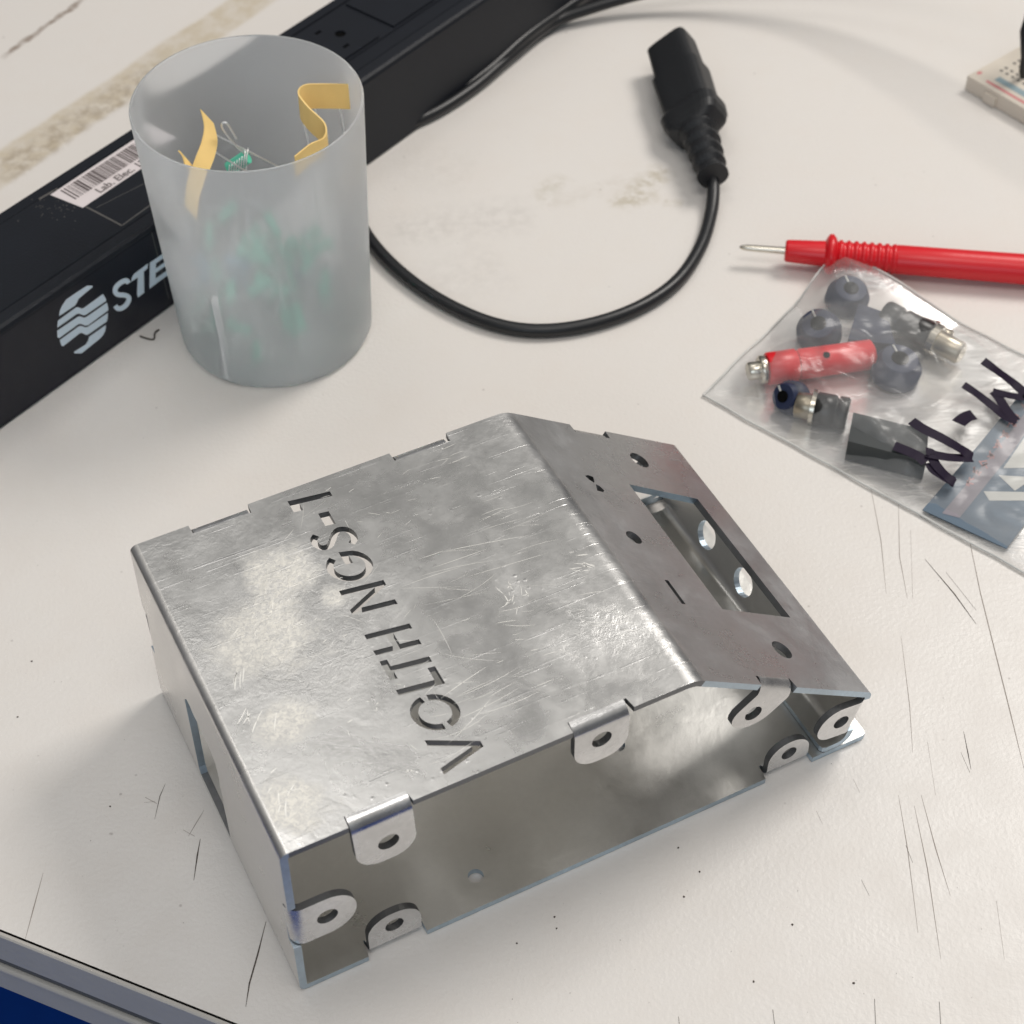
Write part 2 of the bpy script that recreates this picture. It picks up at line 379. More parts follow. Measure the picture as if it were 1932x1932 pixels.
fs = [([(1640, 905), (1662, 1020), (1672, 1120)], .3), ([(1695, 940), (1697, 1050), (1712, 1130)], .3), ([(1718, 1000), (1722, 1130)], .3),
      ([(1822, 985), (1850, 1120), (1905, 1340), (1932, 1450)], .4), ([(1725, 1520), (1750, 1640), (1775, 1810)], .35), ([(1738, 1500), (1765, 1600), (1793, 1690)], .35),
      ([(1695, 1500), (1712, 1600), (1732, 1760)], .3), ([z8(205, 1215), z8(160, 1380), z8(120, 1530)], .4), ([z8(970, 915), z8(925, 990), z8(895, 1040)], .3),
      ([z8(690, 855), z8(745, 885)], .7), ([z8(870, 1010), z8(925, 1040)], .6), ([z8(685, 880), z8(735, 875)], .4), ([(1750, 1400), (1765, 1500)], .25),
      ([(1540, 1530), (1552, 1555)], .3), ([(1610, 1470), (1622, 1495)], .3), ([(1880, 1700), (1895, 1810)], .3), ([(1700, 1200), (1716, 1330), (1722, 1420)], .25)]
marks('faint_scratches', fs, M_faint, .0001)
# crumbs and specks lying on the laminate
mb = MB(); rnd = random.Random(3)
spots = [(1046, 1730, 1.0), (1050, 1752, .8), (975, 1780, 1.0), (1290, 1692, .9), (1280, 1600, 1.0), (1495, 1745, .9), (1610, 1855, 1.1), (1422, 1852, 1.0), (60, 1248, .9), (33, 1353, .9), (208, 1522, .9), (1320, 1645, .8), (985, 1470, .6)]
for _ in range(190): spots.append((rnd.uniform(0, 1932), rnd.uniform(200, 1932), rnd.choice((.16, .18, .22, .3))))
for (x, y, r) in spots:
    c = P(x, y); r *= .00050; k = rnd.uniform(0, 3)
    pts = [c+Vector((r*rnd.uniform(.6, 1.3)*math.cos(a+k), r*rnd.uniform(.6, 1.3)*math.sin(a+k), .00015)) for a in [2*PI*i/7 for i in range(7)]]
    mb.add(pts+[c+Vector((0, 0, .00015+r*.4))], [(i, (i+1) % 7, 7) for i in range(7)])
mb.build('specks', M_scratch, table)
# ------------------------------------------------------------------ sheet metal enclosure
BX = empty('sheet_metal_enclosure', (-.0763715, .3144348, 0), math.radians(26.218145))
tag(BX, 'folded galvanised steel enclosure with VOLTHNGS-1 cut through its top, lying open on the white table', 'enclosure')
W = 149.0; T = 2.8; BASE = .35
PV = [Vector((240.5, BASE)), Vector((-1.5, BASE)), Vector((0, 89.3)), Vector((156, 89.3)), Vector((238.6, 31.4)), Vector((231.0, 3.5)), Vector((219.0, 3.5))]
RB = [0, 3.2, 3.0, 13.0, 3.4, 6.5, 0]
SG = [(PV[i+1]-PV[i]) for i in range(6)]; SL = [s.length for s in SG]; DR = [s.normalized() for s in SG]
SS = [0]
for s in SL: SS.append(SS[-1]+s)
PHI = [0]+[DR[i-1].angle(DR[i]) for i in range(1, 6)]+[0]
DD = [RB[i]*math.tan(PHI[i]/2) for i in range(7)]
def lft(d): return Vector((-d.y, d.x))
def prof_map(s, b, side):
    for k in range(1, 6):
        if abs(s-SS[k]) < DD[k]:
            fr = (s-SS[k]+DD[k])/(2*DD[k]); a = fr*PHI[k]; d0 = DR[k-1]; n0 = lft(d0)
            start = PV[k]-d0*DD[k]; cen = start - n0*RB[k]
            ca_, sa_ = math.cos(a), math.sin(a); nn = n0*ca_ + d0*sa_     # clockwise turn
            p = cen + nn*(RB[k]-(T if side else 0))
            return Vector((p.x, b, p.y))/1000
    i = 0
    while i < 5 and s > SS[i+1]: i += 1
    p = PV[i]+DR[i]*(s-SS[i]); p = p - lft(DR[i])*(T if side else 0)
    return Vector((p.x, b, p.y))/1000
def sheet(name, outer, holes, cuts, fmap, mats, parent, flip=False, ycuts=(), rim=None):
    loops = [[Vector((x, y, 0)) for x, y in outer]]+[[Vector((x, y, 0)) for x, y in h] for h in holes]
    flat = [p for l_ in loops for p in l_]; tri = tessellate_polygon(loops)
    bm = bmesh.new(); vs_ = [bm.verts.new(p) for p in flat]
    for t in tri:
        try: bm.faces.new([vs_[i] for i in t])
        except ValueError: pass
    bmesh.ops.recalc_face_normals(bm, faces=bm.faces[:])
    for c_, no in [((x, 0, 0), (1, 0, 0)) for x in cuts]+[((0, y, 0), (0, 1, 0)) for y in ycuts]:
        bmesh.ops.bisect_plane(bm, geom=bm.verts[:]+bm.edges[:]+bm.faces[:], dist=1e-6, plane_co=c_, plane_no=no)
    if sum(f.normal.z for f in bm.faces) < 0: bmesh.ops.reverse_faces(bm, faces=bm.faces[:])
    bm.verts.index_update(); V = []; F = []; MI = []; SMO = []
    n = len(bm.verts); co = [v.co.copy() for v in bm.verts]
    V += [fmap(c.x, c.y, 0) for c in co]; V += [fmap(c.x, c.y, 1) for c in co]
    for f in bm.faces:
        ix = [v.index for v in f.verts]
        F.append(ix[::-1] if flip else ix); MI.append(0); SMO.append(True)
        F.append([i+n for i in (ix if flip else ix[::-1])]); MI.append(1); SMO.append(True)
    for e_ in bm.edges:
        if len(e_.link_faces) == 1:
            lp = e_.link_loops[0]; a, b2 = lp.vert.index, lp.link_loop_next.vert.index; k = len(V)
            V += [V[a], V[b2], V[b2+n], V[a+n]]; q = [k, k+3, k+2, k+1]; mp = (co[a]+co[b2])/2
            F.append(q[::-1] if flip else q); MI.append(rim(mp.x, mp.y) if rim else 2); SMO.append(False)
    bm.free()
    return mk(name, V, F, mats, parent, matidx=MI, smoothlist=SMO)
def bendcuts(k):
    n = 7 if k != 3 else 9
    return [SS[k]-DD[k]+2*DD[k]*i/n for i in range(n+1)]+[SS[k]-DD[k]-.3, SS[k]+DD[k]+.3]
H_ = .31
def notch_rect(edge, side, x0, x1, d, off):
    """returns points for a notch on the y=0 ('f') or y=W ('b') edge, in increasing x"""
    if side == 'f': return [(x0, 0), (x0+.3, d), (x1-.8, d), (x1, 0)]
    return [(x1, W), (x1-.3, W-d), (x0+.3, W-d), (x0, W)]
def panel_outline(x0, x1, fn, bn, c0=0, c1=0):
    p = [(x0+c0, 0)]
    for (a, b_, d) in sorted(fn): p += notch_rect(None, 'f', a, b_, d, 0)
    p += [(x1-c1, 0)]+([(x1-c1*.3, c1*.3), (x1, c1)] if c1 else [])+([(x1, W-c1), (x1-c1*.3, W-c1*.3)] if c1 else [])+[(x1-c1, W)]
    for (a, b_, d) in sorted(bn, reverse=True): p += notch_rect(None, 'b', a, b_, d, 0)
    p += [(x0+c0, W)]+([(x0+c0*.3, W-c0*.3), (x0, W-c0), (x0, c0), (x0+c0*.3, c0*.3)] if c0 else [])
    return p
# --- letters of the top panel, written in (b, a) with a = 61 the cap line and 77.5 the baseline
SKEW = -.155
def A_(b, a): return (SS[2]+a, b+SKEW*(a-61))
LW = 2.5
def poly(*pts): return [A_(b, a) for b, a in pts]
letters = []
letters.append(poly((4.6, 61), (7.4, 61), (12.6, 74.3), (17.6, 61), (20.2, 61), (13.9, 77.7), (11.4, 77.7)))     # V
def arcpoly(cb, ca, ro, ri, a0, a1, n=16, eb=1.0):
    o = [(cb+ro*eb*math.cos(a0+(a1-a0)*i/n), ca+ro*math.sin(a0+(a1-a0)*i/n)) for i in range(n+1)]
    i_ = [(cb+ri*eb*math.cos(a0+(a1-a0)*i/n), ca+ri*math.sin(a0+(a1-a0)*i/n)) for i in range(n+1)]
    return poly(*(o+i_[::-1]))
gO = math.radians(10)
letters.append(arcpoly(30.4, 69.2, 8.2, 5.5, math.radians(2), math.radians(162), 16, .98))
letters.append(arcpoly(30.4, 69.2, 8.2, 5.5, math.radians(178), math.radians(346), 16, .98))
letters.append(poly((41.2, 61), (43.8, 61), (43.8, 74.8), (49.6, 74.8), (49.6, 77.5), (41.2, 77.5)))               # L
letters.append(poly((48.6, 61), (57.8, 61), (57.8, 63.7), (54.5, 63.7), (54.5, 77.5), (51.9, 77.5), (51.9, 63.7), (48.6, 63.7)))  # T
letters.append(poly((60.6, 61), (63.1, 61), (63.1, 68), (68.6, 68), (68.6, 61), (71.1, 61), (71.1, 77.5), (68.6, 77.5), (68.6, 70.6), (63.1, 70.6), (63.1, 77.5), (60.6, 77.5)))
letters.append(poly((81.2, 61), (83.9, 61), (91.4, 73.2), (91.4, 61), (93.9, 61), (93.9, 77.5), (91.4, 77.5), (83.7, 65.2), (83.7, 77.5), (81.2, 77.5)))
# G
go = [(104.5+8.0*.98*math.cos(a), 69.2+8.3*math.sin(a)) for a in [math.radians(-38-(d)) for d in range(0, 300, 14)]]
gi = [(104.5+5.3*.98*math.cos(a), 69.2+5.6*math.sin(a)) for a in [math.radians(-38-(d)) for d in range(0, 290, 14)]]
letters.append(poly(*(go+[(112.3, 68.2), (105.5, 68.2), (105.5, 70.9), (109.6, 70.9)]+gi[::-1])))
# S
sc_ = [(123.0, 64.0), (121.3, 62.4), (118.6, 62.2), (116.4, 63.6), (116.3, 66.2), (118.6, 68.4), (121.6, 70.4), (123.2, 72.8), (122.3, 75.3), (119.6, 76.4), (116.8, 76.0), (114.9, 74.2)]
sv = spline([(x, y, 0) for x, y in sc_], 3)
letters.append([A_(b, a) for b, a in stroke([(p.x, p.y) for p in sv], 2.5)])
letters.append(poly((126.6, 68.9), (133.6, 68.9), (133.6, 72.9), (126.6, 72.9)))
letters.append(poly((140.9, 77.3), (140.9, 64.6), (137.2, 64.6), (137.2, 61), (143.5, 61), (143.5, 77.3)))
TOPT = [(36, 11, 61.5, 1, 71.8), (118.5, 10.7, 66.5, 0, 78.6)]
s0, s1 = SS[2]-DD[2]-H_, SS[3]-DD[3]-H_
MS = [M_steel, M_inner, M_edgelit]
nf = [(SS[2]+a, SS[2]+b_, 4.6) for a, b_ in ((24.3, 47.6), (107.2, 131))]
nb = [(SS[2]+a, SS[2]+b_, 4.6) for a, b_ in ((23.2, 47), (105.7, 130))]
# cuts: the side panel owns the top-left bend, the top panel owns the bend towards the slope
lo_ = SS[2]+DD[2]+H_; hi_ = SS[3]+DD[3]+H_
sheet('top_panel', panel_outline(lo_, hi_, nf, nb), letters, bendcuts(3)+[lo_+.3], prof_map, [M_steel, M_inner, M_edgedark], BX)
lo2 = hi_; hi2 = SS[4]+DD[4]+H_
L4 = SL[3]
def S4(t): return SS[3]+t*L4
sn = [(S4(.345), S4(.545), 4.6)]; sb = [(S4(.355), S4(.56), 4.6)]
win = [(S4(.448), 40.5), (S4(.845), 40.0), (S4(.842), 111), (S4(.452), 113)]
hl = [circle(S4(.645), 132.0, 4.6, 28), circle(S4(.628), 20.3, 4.6, 28), circle(S4(.232), 77.8, 3.6, 24)]
slot = [(S4(.228), 41), (S4(.248), 41), (S4(.248), 54.0), (S4(.228), 54.0)]
gx = lambda x, y: (S4(.235)+x*.62, 109.5+y*.62)
gl1 = [gx(*p) for p in [(-4.2, 6.5), (-1.0, 8.2), (3.2, 7.2), (1.2, 2.2), (-.2, .6), (-2.6, 3.0)]]
gl2 = [gx(*p) for p in [(.6, -.6), (3.0, -2.0), (4.6, -6.0), (1.8, -8.0), (-2.8, -7.4), (-1.0, -3.4)]]
sheet('sloped_panel', panel_outline(lo2, hi2, sn, sb), [win, *hl, slot, gl1, gl2], bendcuts(4)+[lo2+.3], prof_map, [M_slope, M_inner, M_edgelit, M_edgedark], BX,
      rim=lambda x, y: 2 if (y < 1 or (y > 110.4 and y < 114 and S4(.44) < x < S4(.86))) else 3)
# end wall (folds down from the slope and back in)
lo3 = hi2; hi3 = SS[6]
eh = [circle(SS[4]+17.0, 110.0, 6.4, 28), circle(SS[4]+17.0, 80.5, 6.4, 28), [(SS[5]-4, 138.4), (SS[6]-1.5, 138.4), (SS[6]-1.5, 148), (SS[5]-4, 148)]]
zt = lambda z: SS[4]+(31.4-z)
sheet('end_panel', panel_outline(lo3, hi3, [(zt(28), zt(10), 4.6)], [(zt(28), zt(10), 4.6)], 0, 2), eh, bendcuts(5)+[lo3+.3], prof_map, [M_steel, M_inner, M_edgelit], BX)
# bottom + lower-left bend
SA = lambda a: SS[1]-(a+1.5)
hb = SS[1]+DD[1]+H_
bh = [circle(SA(74.3), 12.4, 3.0, 20), circle(SA(150), 40, 3.0, 20), [(SA(233.5), 138.4), (SA(223), 138.4), (SA(223), 148.4), (SA(233.5), 148.4)]]
sheet('bottom_panel', panel_outline(0, hb, [(SA(48.6), SA(25.3), 6.8), (SA(215), SA(193.5), 6.3)], [(SA(48.6), SA(25.3), 4.6), (SA(195), SA(173.5), 4.6)], 2, 0), bh, bendcuts(1), prof_map, [M_steel, M_inner, M_edgelit], BX)
zl = lambda z: SS[1]+z
cut = [(zl(4.0), 69), (zl(4.0), 101), (zl(7), 102.5), (zl(50), 103), (zl(54), 100), (zl(54.6), 96), (zl(53.2), 92), (zl(54.3), 87), (zl(53.0), 83), (zl(54.0), 78), (zl(52.6), 74), (zl(50), 70.6), (zl(42), 69.2), (zl(37), 70.3), (zl(31), 69), (zl(24), 70.1), (zl(15), 69.2)]
sheet('side_panel', panel_outline(hb, lo_, [(zl(30), zl(55), 4.6)], [(zl(30), zl(55), 4.6)]), [cut], bendcuts(2)+[hb+.3, lo_-.3], prof_map, [M_sidelit, M_inner, M_edgelit, M_edgedark], BX, rim=lambda x, y: 2 if (y < 5 or y > 100) else 3)
# --- mounting tabs
def tab(O, e, o, n, hw, wT, hole, hr=3.9, r=5.0, skew=0, rr=None):
    wT += .45; hole = (hole[0], hole[1]+.45)
    O, e, o, n = Vector(O), Vector(e).normalized(), Vector(o).normalized(), Vector(n).normalized()
    arc = r*PI/2; rr = rr or hw*.92
    def out(x, w): return (w, x+skew*max(0, (w-arc))/(wT-arc))
    pts = [(0, -hw), (arc, -hw)]
    for i in range(9):
        a = PI/2*i/8; pts.append((wT-rr+rr*math.sin(a), -hw+rr-rr*math.cos(a)))
    for i in range(9):
        a = PI/2*(8-i)/8; pts.append((wT-rr+rr*math.sin(a), hw-rr+rr*math.cos(a)))
    pts += [(arc, hw), (0, hw)]
    q = []
    for w, x in pts:
        if q and abs(q[-1][0]-w) < 1e-6 and abs(q[-1][1]-x) < 1e-6: continue
        q.append((w, x))
    sk = lambda w: skew*max(0, (w-arc))/(wT-arc)
    q = [(w, x+sk(w)) for w, x in q]
    h = [(w+0*x, x+sk(hole[1])) for w, x in circle(hole[1], hole[0], hr, 24)]
    def fm(w, x, side):
        a = min(w, arc)/r; rest = max(0, w-arc)
        nn = n*math.cos(a)+o*math.sin(a)
        p = O + e*x + o*(r*math.sin(a)) - n*(r*(1-math.cos(a))) - n*rest
        return (p - nn*(T if side else 0))/1000
    flip = (o.cross(e)).dot(n) < 0
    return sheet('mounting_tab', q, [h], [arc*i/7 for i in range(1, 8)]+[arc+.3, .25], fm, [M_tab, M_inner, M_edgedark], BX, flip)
for side in ('f', 'b'):
    oy = -1 if side == 'f' else 1
    Y = 4.65 if side == 'f' else W-4.65
    dx = 0 if side == 'f' else -1.2
    for (ca_, hw, zb, hx, hz) in TOPT:
        wT = 6.6+(89.3-4.2-zb); hw_ = 6.6+(89.3-4.2-hz)
        tab((ca_+dx, Y, 89.3), (1, 0, 0), (0, oy, 0), (0, 0, 1), hw, wT, (hx, hw_), skew=.8 if hx else 0, rr=9)
    sd = DR[3]; sn_ = lft(sd); c_ = PV[3]+sd*(.447*L4)
    tab((c_.x, Y, c_.y), (sd.x, 0, sd.y), (0, oy, 0), (sn_.x, 0, sn_.y), 8.6, 24.4, (-.3, 16.5), skew=-5, hr=3.6, rr=8.4)
    tab((-.8, Y, 42.4), (0, 0, 1), (0, oy, 0), (-1, 0, 0), 11, 26.6, (0, 15.8), skew=0, rr=10.5)
    ed = DR[4]; en = lft(ed); c_ = PV[4]+ed*(31.4-18.3)
    tab((c_.x, Y, c_.y), (ed.x, 0, ed.y), (0, oy, 0), (en.x, 0, en.y), 8.6, 22.5, (0, 12.2), hr=3.4, skew=-1.5 if side == 'b' else 2, rr=8.2)
    Y = 6.85 if side == 'f' else Y
    tab((37, Y, BASE), (1, 0, 0), (0, oy, 0), (0, 0, -1), 10.4, 23.8, (0, 15.8), rr=9.5, hr=3.6)
    tab((204.4 if side == 'f' else 184, Y, BASE), (1, 0, 0), (0, oy, 0), (0, 0, -1), 9.3, 20.5, (0, 13.0), rr=9, hr=3.4)
M_brightscr = simple('bright_scratch', (.95, .94, .90), .38, 1)
rs_ = random.Random(11)
def hair(mb, a, b_, ang, L_, w, bend):
    pts = []
    for i in range(5):
        t = i/4-.5; an = ang+bend*t; pts.append((a+L_*t*math.cos(an), b_+L_*t*math.sin(an)))
    if not all(3.5 < x < 150 and 6 < y < 143 for x, y in pts): return
    o2 = stroke(pts, w/1000*1000); m = 5
    for i in (0, 4):
        c = ((o2[i][0]+o2[9-i][0])/2, (o2[i][1]+o2[9-i][1])/2)
        o2[i] = (c[0]+(o2[i][0]-c[0])*.2, c[1]+(o2[i][1]-c[1])*.2); o2[9-i] = (c[0]+(o2[9-i][0]-c[0])*.2, c[1]+(o2[9-i][1]-c[1])*.2)
    mb.add([Vector((x, y, 89.33))/1000 for x, y in o2], [(i, i+1, 8-i, 9-i) for i in range(4)])
def local_top(px, py):
    q = P(px, py, 89.3)-Vector(BX.location); c_, s_ = math.cos(BX.rotation_euler[2]), math.sin(BX.rotation_euler[2])
    return (c_*q.x+s_*q.y)*1000, (-s_*q.x+c_*q.y)*1000
mb = MB()
def cluster(px, py, n_, spread, ang, da, L0, L1_, w=.22):
    a0_, b0_ = local_top(px, py)
    for _ in range(n_):
        hair(mb, a0_+rs_.gauss(0, spread), b0_+rs_.gauss(0, spread), math.radians(rs_.gauss(ang, da)), rs_.uniform(L0, L1_), w*rs_.uniform(.5, 1.15), rs_.gauss(0, .12))
cluster(870, 1080, 9, 9, -12, 9, 12, 34); cluster(940, 1000, 10, 10, -8, 8, 8, 24, .18); cluster(1000, 1160, 16, 12, -14, 10, 3, 12, .2)
cluster(965, 1120, 14, 3.5, 60, 35, 1.5, 5, .35); cluster(1110, 1060, 14, 3.5, -35, 20, 1.5, 5, .4); cluster(1150, 1170, 10, 8, -40, 12, 3, 9)
cluster(800, 1500, 16, 5, 5, 40, 1, 2.6, .32); cluster(715, 1330, 8, 5, 20, 60, 1, 2.2, .3); cluster(640, 1180, 8, 8, 10, 60, 1, 2, .3)
cluster(450, 1285, 4, 1.5, 60, 14, 5, 9, .55); cluster(480, 1360, 6, 3, 50, 14, 4, 9, .5); cluster(500, 1500, 10, 6, 35, 30, 2, 8, .35)
cluster(920, 1350, 10, 8, 8, 8, 10, 30, .2); cluster(700, 950, 12, 12, -5, 30, 1, 5, .25); cluster(1290, 1240, 10, 4, 30, 60, .8, 2, .4)
cluster(560, 1000, 6, 10, 15, 30, 2, 8, .2); cluster(870, 860, 10, 7, 5, 14, 2, 8, .25); cluster(800, 1250, 14, 18, 10, 50, 2, 9, .16)
cluster(700, 1150, 10, 30, -5, 35, 5, 18, .14); cluster(900, 1200, 12, 30, -10, 30, 5, 22, .14)
mb.build('scratches', M_brightscr, BX)
# ------------------------------------------------------------------ power strip
S0, S2_ = P(0, 812), P(1080, 35)
sdir = (S2_-S0).normalized(); sdir.z = 0; snrm = Vector((-sdir.y, sdir.x, 0))
PS = empty('power_strip', tuple(S0), math.atan2(sdir.y, sdir.x))
tag(PS, 'long black power strip with white striped logo and barcode sticker behind the frosted cup', 'power strip')
HS = 53.0; DS = 65.0
# local mm: x along, y away, z up
def LB(x, y, z): return Vector((x, y, z))/1000
mb = MB()
prof = [(0, 1), (0, HS-3.2), (.6, HS-1.4), (2.0, HS-.3), (7.6, HS), (8.0, HS-.7), (8.5, HS), (DS-9, HS), (DS-8.5, HS-.7), (DS-8, HS), (DS-2, HS-.3), (DS, HS-2.5), (DS, 1), (DS-2, 0), (2, 0)]
X0, X1 = -260, 700
v = [LB(X0, y, z) for y, z in prof]+[LB(X1, y, z) for y, z in prof]; n = len(prof)
mb.add(v, [(i, i+n, (i+1) % n+n, (i+1) % n) for i in range(n)]+[tuple(range(n))[::-1], tuple(range(n, 2*n))][:2])
mb.build('housing', M_black, PS)
def lp(px, py, plane):
    d = FW + RT*((px-966)/FPX) - UP*((py-966)/FPX)
    if plane == 'front':
        t = (S0-CAM).dot(snrm)/d.dot(snrm)
    else:
        t = (plane/1000-CAM.z)/d.z
    q = CAM+d*t-S0
    return Vector((q.dot(sdir), q.dot(snrm), q.z+S0.z))
# printed logo and lettering on the front face (traced from zoom: 400 source px -> 1932)
def zf(x, y): return lp(x/4.83*.8961, (380+y/4.83)*.8961, 'front')
def print_poly(name, polys, mat_, off=-.00012):
    mb = MB()
    for pl in polys:
        q = [zf(*p) for p in pl]; q = [Vector((p.x, off, p.z)) for p in q]
        tri = tessellate_polygon([q]); mb.add(q, tri)
    return mb.build(name, mat_, PS)
# glossy dark label behind the lettering
a0, a1 = 24, 215
mb = MB(); mb.add([LB(a0-300, -.06, 3), LB(a1, -.06, 3), LB(a1, -.06, HS-4.5), LB(a0-300, -.06, HS-4.5)], [(0, 1, 2, 3)]); mb.build('front_label', M_blackface, PS)
print_poly('logo', [
    [(600, 1378), (605, 1330), (625, 1280), (670, 1210), (780, 1135), (885, 1068), (940, 1070), (940, 1084), (870, 1140), (795, 1205), (782, 1240), (760, 1272)],
    [(580, 1497), (586, 1425), (772, 1290), (795, 1288), (825, 1302), (850, 1296), (1045, 1154), (1076, 1205), (1076, 1225), (870, 1366), (850, 1370), (800, 1352), (780, 1356)],
    [(582, 1592), (580, 1527), (790, 1385), (812, 1380), (850, 1394), (872, 1390), (1086, 1240), (1099, 1295), (1098, 1320), (895, 1470), (870, 1476), (815, 1456), (795, 1460), (600, 1602)],
    [(606, 1622), (800, 1482), (822, 1477), (865, 1492), (890, 1488), (1096, 1345), (1092, 1400), (1085, 1432), (900, 1562), (875, 1570), (830, 1548), (810, 1552), (640, 1685), (622, 1676)],
    [(1076, 1468), (1068, 1530), (1045, 1575), (1008, 1612), (830, 1756), (756, 1758), (752, 1740), (868, 1668), (893, 1630), (905, 1588)]], M_print)
st = [(1308, 1045), (1290, 1020), (1262, 1020), (1215, 1045), (1175, 1090), (1172, 1135), (1200, 1160), (1260, 1165), (1300, 1180), (1308, 1215), (1280, 1265), (1235, 1298), (1195, 1300), (1170, 1272)]
sp3 = spline([(x, y, 0) for x, y in st], 4)
print_poly('lettering', [stroke([(p.x, p.y) for p in sp3], 50),
    [(1332, 1030), (1340, 985), (1362, 948), (1505, 842), (1497, 895), (1462, 925), (1465, 1140), (1400, 1190), (1392, 1150), (1400, 985)],
    [(1522, 835), (1690, 718), (1690, 768), (1585, 843), (1583, 893), (1680, 825), (1680, 870), (1582, 940), (1580, 995), (1700, 912), (1700, 965), (1518, 1100)],
    [(1730, 690), (1860, 600), (1880, 650), (1875, 720), (1830, 770), (1880, 830), (1820, 880), (1790, 800), (1790, 900), (1728, 945)]], M_print)
# barcode sticker on top
st_c = [(92.5, 54.6), (95.5, 35.0), (160, 35.5), (158, 55.5)]
lab = MB(); lab.prism([LB(x, y, HS+.02) for x, y in st_c], LB(0, 0, .15)); lab = lab.build('barcode_sticker', M_paper, PS)
mb = MB(); rb = random.Random(5); x = 97.5
while x < 154:
    w = rb.choice((.35, .5, .9, 1.4)); mb.add([LB(x, 42.3, HS+.25), LB(x+w, 42.3, HS+.25), LB(x+w, 53.2, HS+.25), LB(x, 53.2, HS+.25)], [(0, 1, 2, 3)]); x += w+rb.choice((.4, .6, 1.0))
bc = mb.build('barcode', M_ink, lab)
def text_mesh(name, s, size, mat_, parent, M, off=0, shear=0):
    cu = bpy.data.curves.new(name, 'FONT'); cu.body = s; cu.size = size; cu.offset = off; cu.shear = shear; cu.resolution_u = 3
    to = bpy.data.objects.new('tmp', cu); C.objects.link(to); dg = bpy.context.evaluated_depsgraph_get()
    me = bpy.data.meshes.new_from_object(to.evaluated_get(dg)); bpy.data.objects.remove(to)
    me.materials.clear(); me.materials.append(mat_); me.transform(M)
    o = bpy.data.objects.new(name, me); C.objects.link(o); o.parent = parent; return o
text_mesh('sticker_text', 'Lab. Elec. 120', .0062, M_ink, lab, Matrix.Translation(LB(108, 36.6, HS+.25)), .00012)
# clear tape over the sticker: faint dusty border lines
M_dust = simple('tape_dust', (.09, .085, .08), .6)
mb = MB()
for (xa, ya, xb, yb, w) in ((96.2, 56, 98.0, 10.5, 1.0), (98, 10.5, 190, 14, .8), (99.5, 30, 150, 22, .3), (87, 56.5, 98, 55.6, 1.2)):
    q = stroke([(xa, ya), (xb, yb)], w); mb.add([LB(a, b_, HS+.06) for a, b_ in q], [(0, 1, 2, 3)])
for _ in range(60):
    xx, yy = rb.gauss(88, 5), rb.gauss(45, 6)
    if 12 < yy < 60: r = rb.uniform(.1, .45); mb.add([LB(xx+r*math.cos(a), yy+r*math.sin(a), HS+.06) for a in (0, 1.2, 2.5, 3.7, 5)], [(0, 1, 2, 3, 4)])
mb.add([LB(108.5, -.10, 6), LB(109, -.10, 6), LB(106.5, -.10, HS-4), LB(106, -.10, HS-4)], [(0, 1, 2, 3)])
mb.build('clear_tape', M_dust, PS)
# outlets
for k, xo in enumerate((268.0, 308.5, 349)):
    cx, cy = xo+11, 37.0
    rect = [(xo-9, 19.6), (xo+22, 19.6), (xo+22, 54.0), (xo-9, 54.0)]
    if k: rect = [(xo-6.5, 19.6), (xo+27, 19.6), (xo+27, 54.0), (xo-6.5, 54.0)]; cx = xo+10
    hs = [circle(cx, cy, 3.0, 18, 3.0), [(cx-8.5, cy+9), (cx-8.5, cy+11), (cx-4.5, cy+11), (cx-4.5, cy+9)], [(cx-8.5, cy-11), (cx-8.5, cy-9), (cx-4.5, cy-9), (cx-4.5, cy-11)]]
    mb = MB(); mb.prism([LB(a, b_, HS+.9) for a, b_ in rect], LB(0, 0, -.85), [[LB(a, b_, HS+.9) for a, b_ in h] for h in hs])
    if k: mb = MB(); mb.prism([LB(a, b_, HS+.9) for a, b_ in rect], LB(0, 0, -.85)); mb.build('cover_plate', M_black, PS); continue
    ou = mb.build('outlet', M_black, PS)
    mb = MB()
    for h in hs: mb.add([LB(a, b_, HS+.12) for a, b_ in h], [tuple(range(len(h)))])
    mb.build('socket_hole', M_hole, ou)
mb = MB()
q = [(255, 17.4), (420, 17.4), (420, 57), (255, 57)]; q2 = [(255.7, 18.1), (419.3, 18.1), (419.3, 56.3), (255.7, 56.3)]
mb.prism([LB(a, b_, HS+.5) for a, b_ in q], LB(0, 0, -.45), [[LB(a, b_, HS+.5) for a, b_ in q2]]); mb.build('outlet_frame', M_black, PS)
# ------------------------------------------------------------------ power cord with appliance plug
RC = .0034
def cordpts(l_): return [P(x, y, z) for x, y, z in l_]
cord = empty('appliance_cord', tuple(P(980, 620))); tag(cord, 'black power cord looping across the table, with a moulded appliance plug at its end', 'power cord')
def wpart(mb, name, mat_, parent):      # world-space mesh under a moved empty
    for i in range(len(mb.v)): mb.v[i] = mb.v[i]-parent.location
    return mb.build(name, mat_, parent)
route = [(1342, 315, 14), (1346, 350, 9), (1342, 400, 5), (1322, 465, 3.6), (1280, 528, 3.5), (1215, 575, 3.5), (1130, 608, 3.5), (1040, 623, 3.5), (960, 618, 3.5), (880, 592, 3.5), (800, 548, 3.5), (735, 495, 3.5),
         (690, 440, 3.5), (668, 385, 3.5), (664, 335, 3.5), (678, 300, 3.5), (712, 268, 3.5), (765, 238, 3.5), (830, 207, 3.5), (900, 160, 4), (965, 104, 5), (1040, 45, 6), (1120, 14, 9)]
wp = cordpts(route)
kx, ky = .02, .52
for (x, y, z) in ((1230, 36, 14), (1400, 42, 26), (1600, 78, 46), (1830, 168, 76), (2060, 290, 100), (2300, 430, 100)):
    gnd = P(x, y); wp.append(gnd+Vector((kx*z/1000, ky*z/1000, z/1000)))
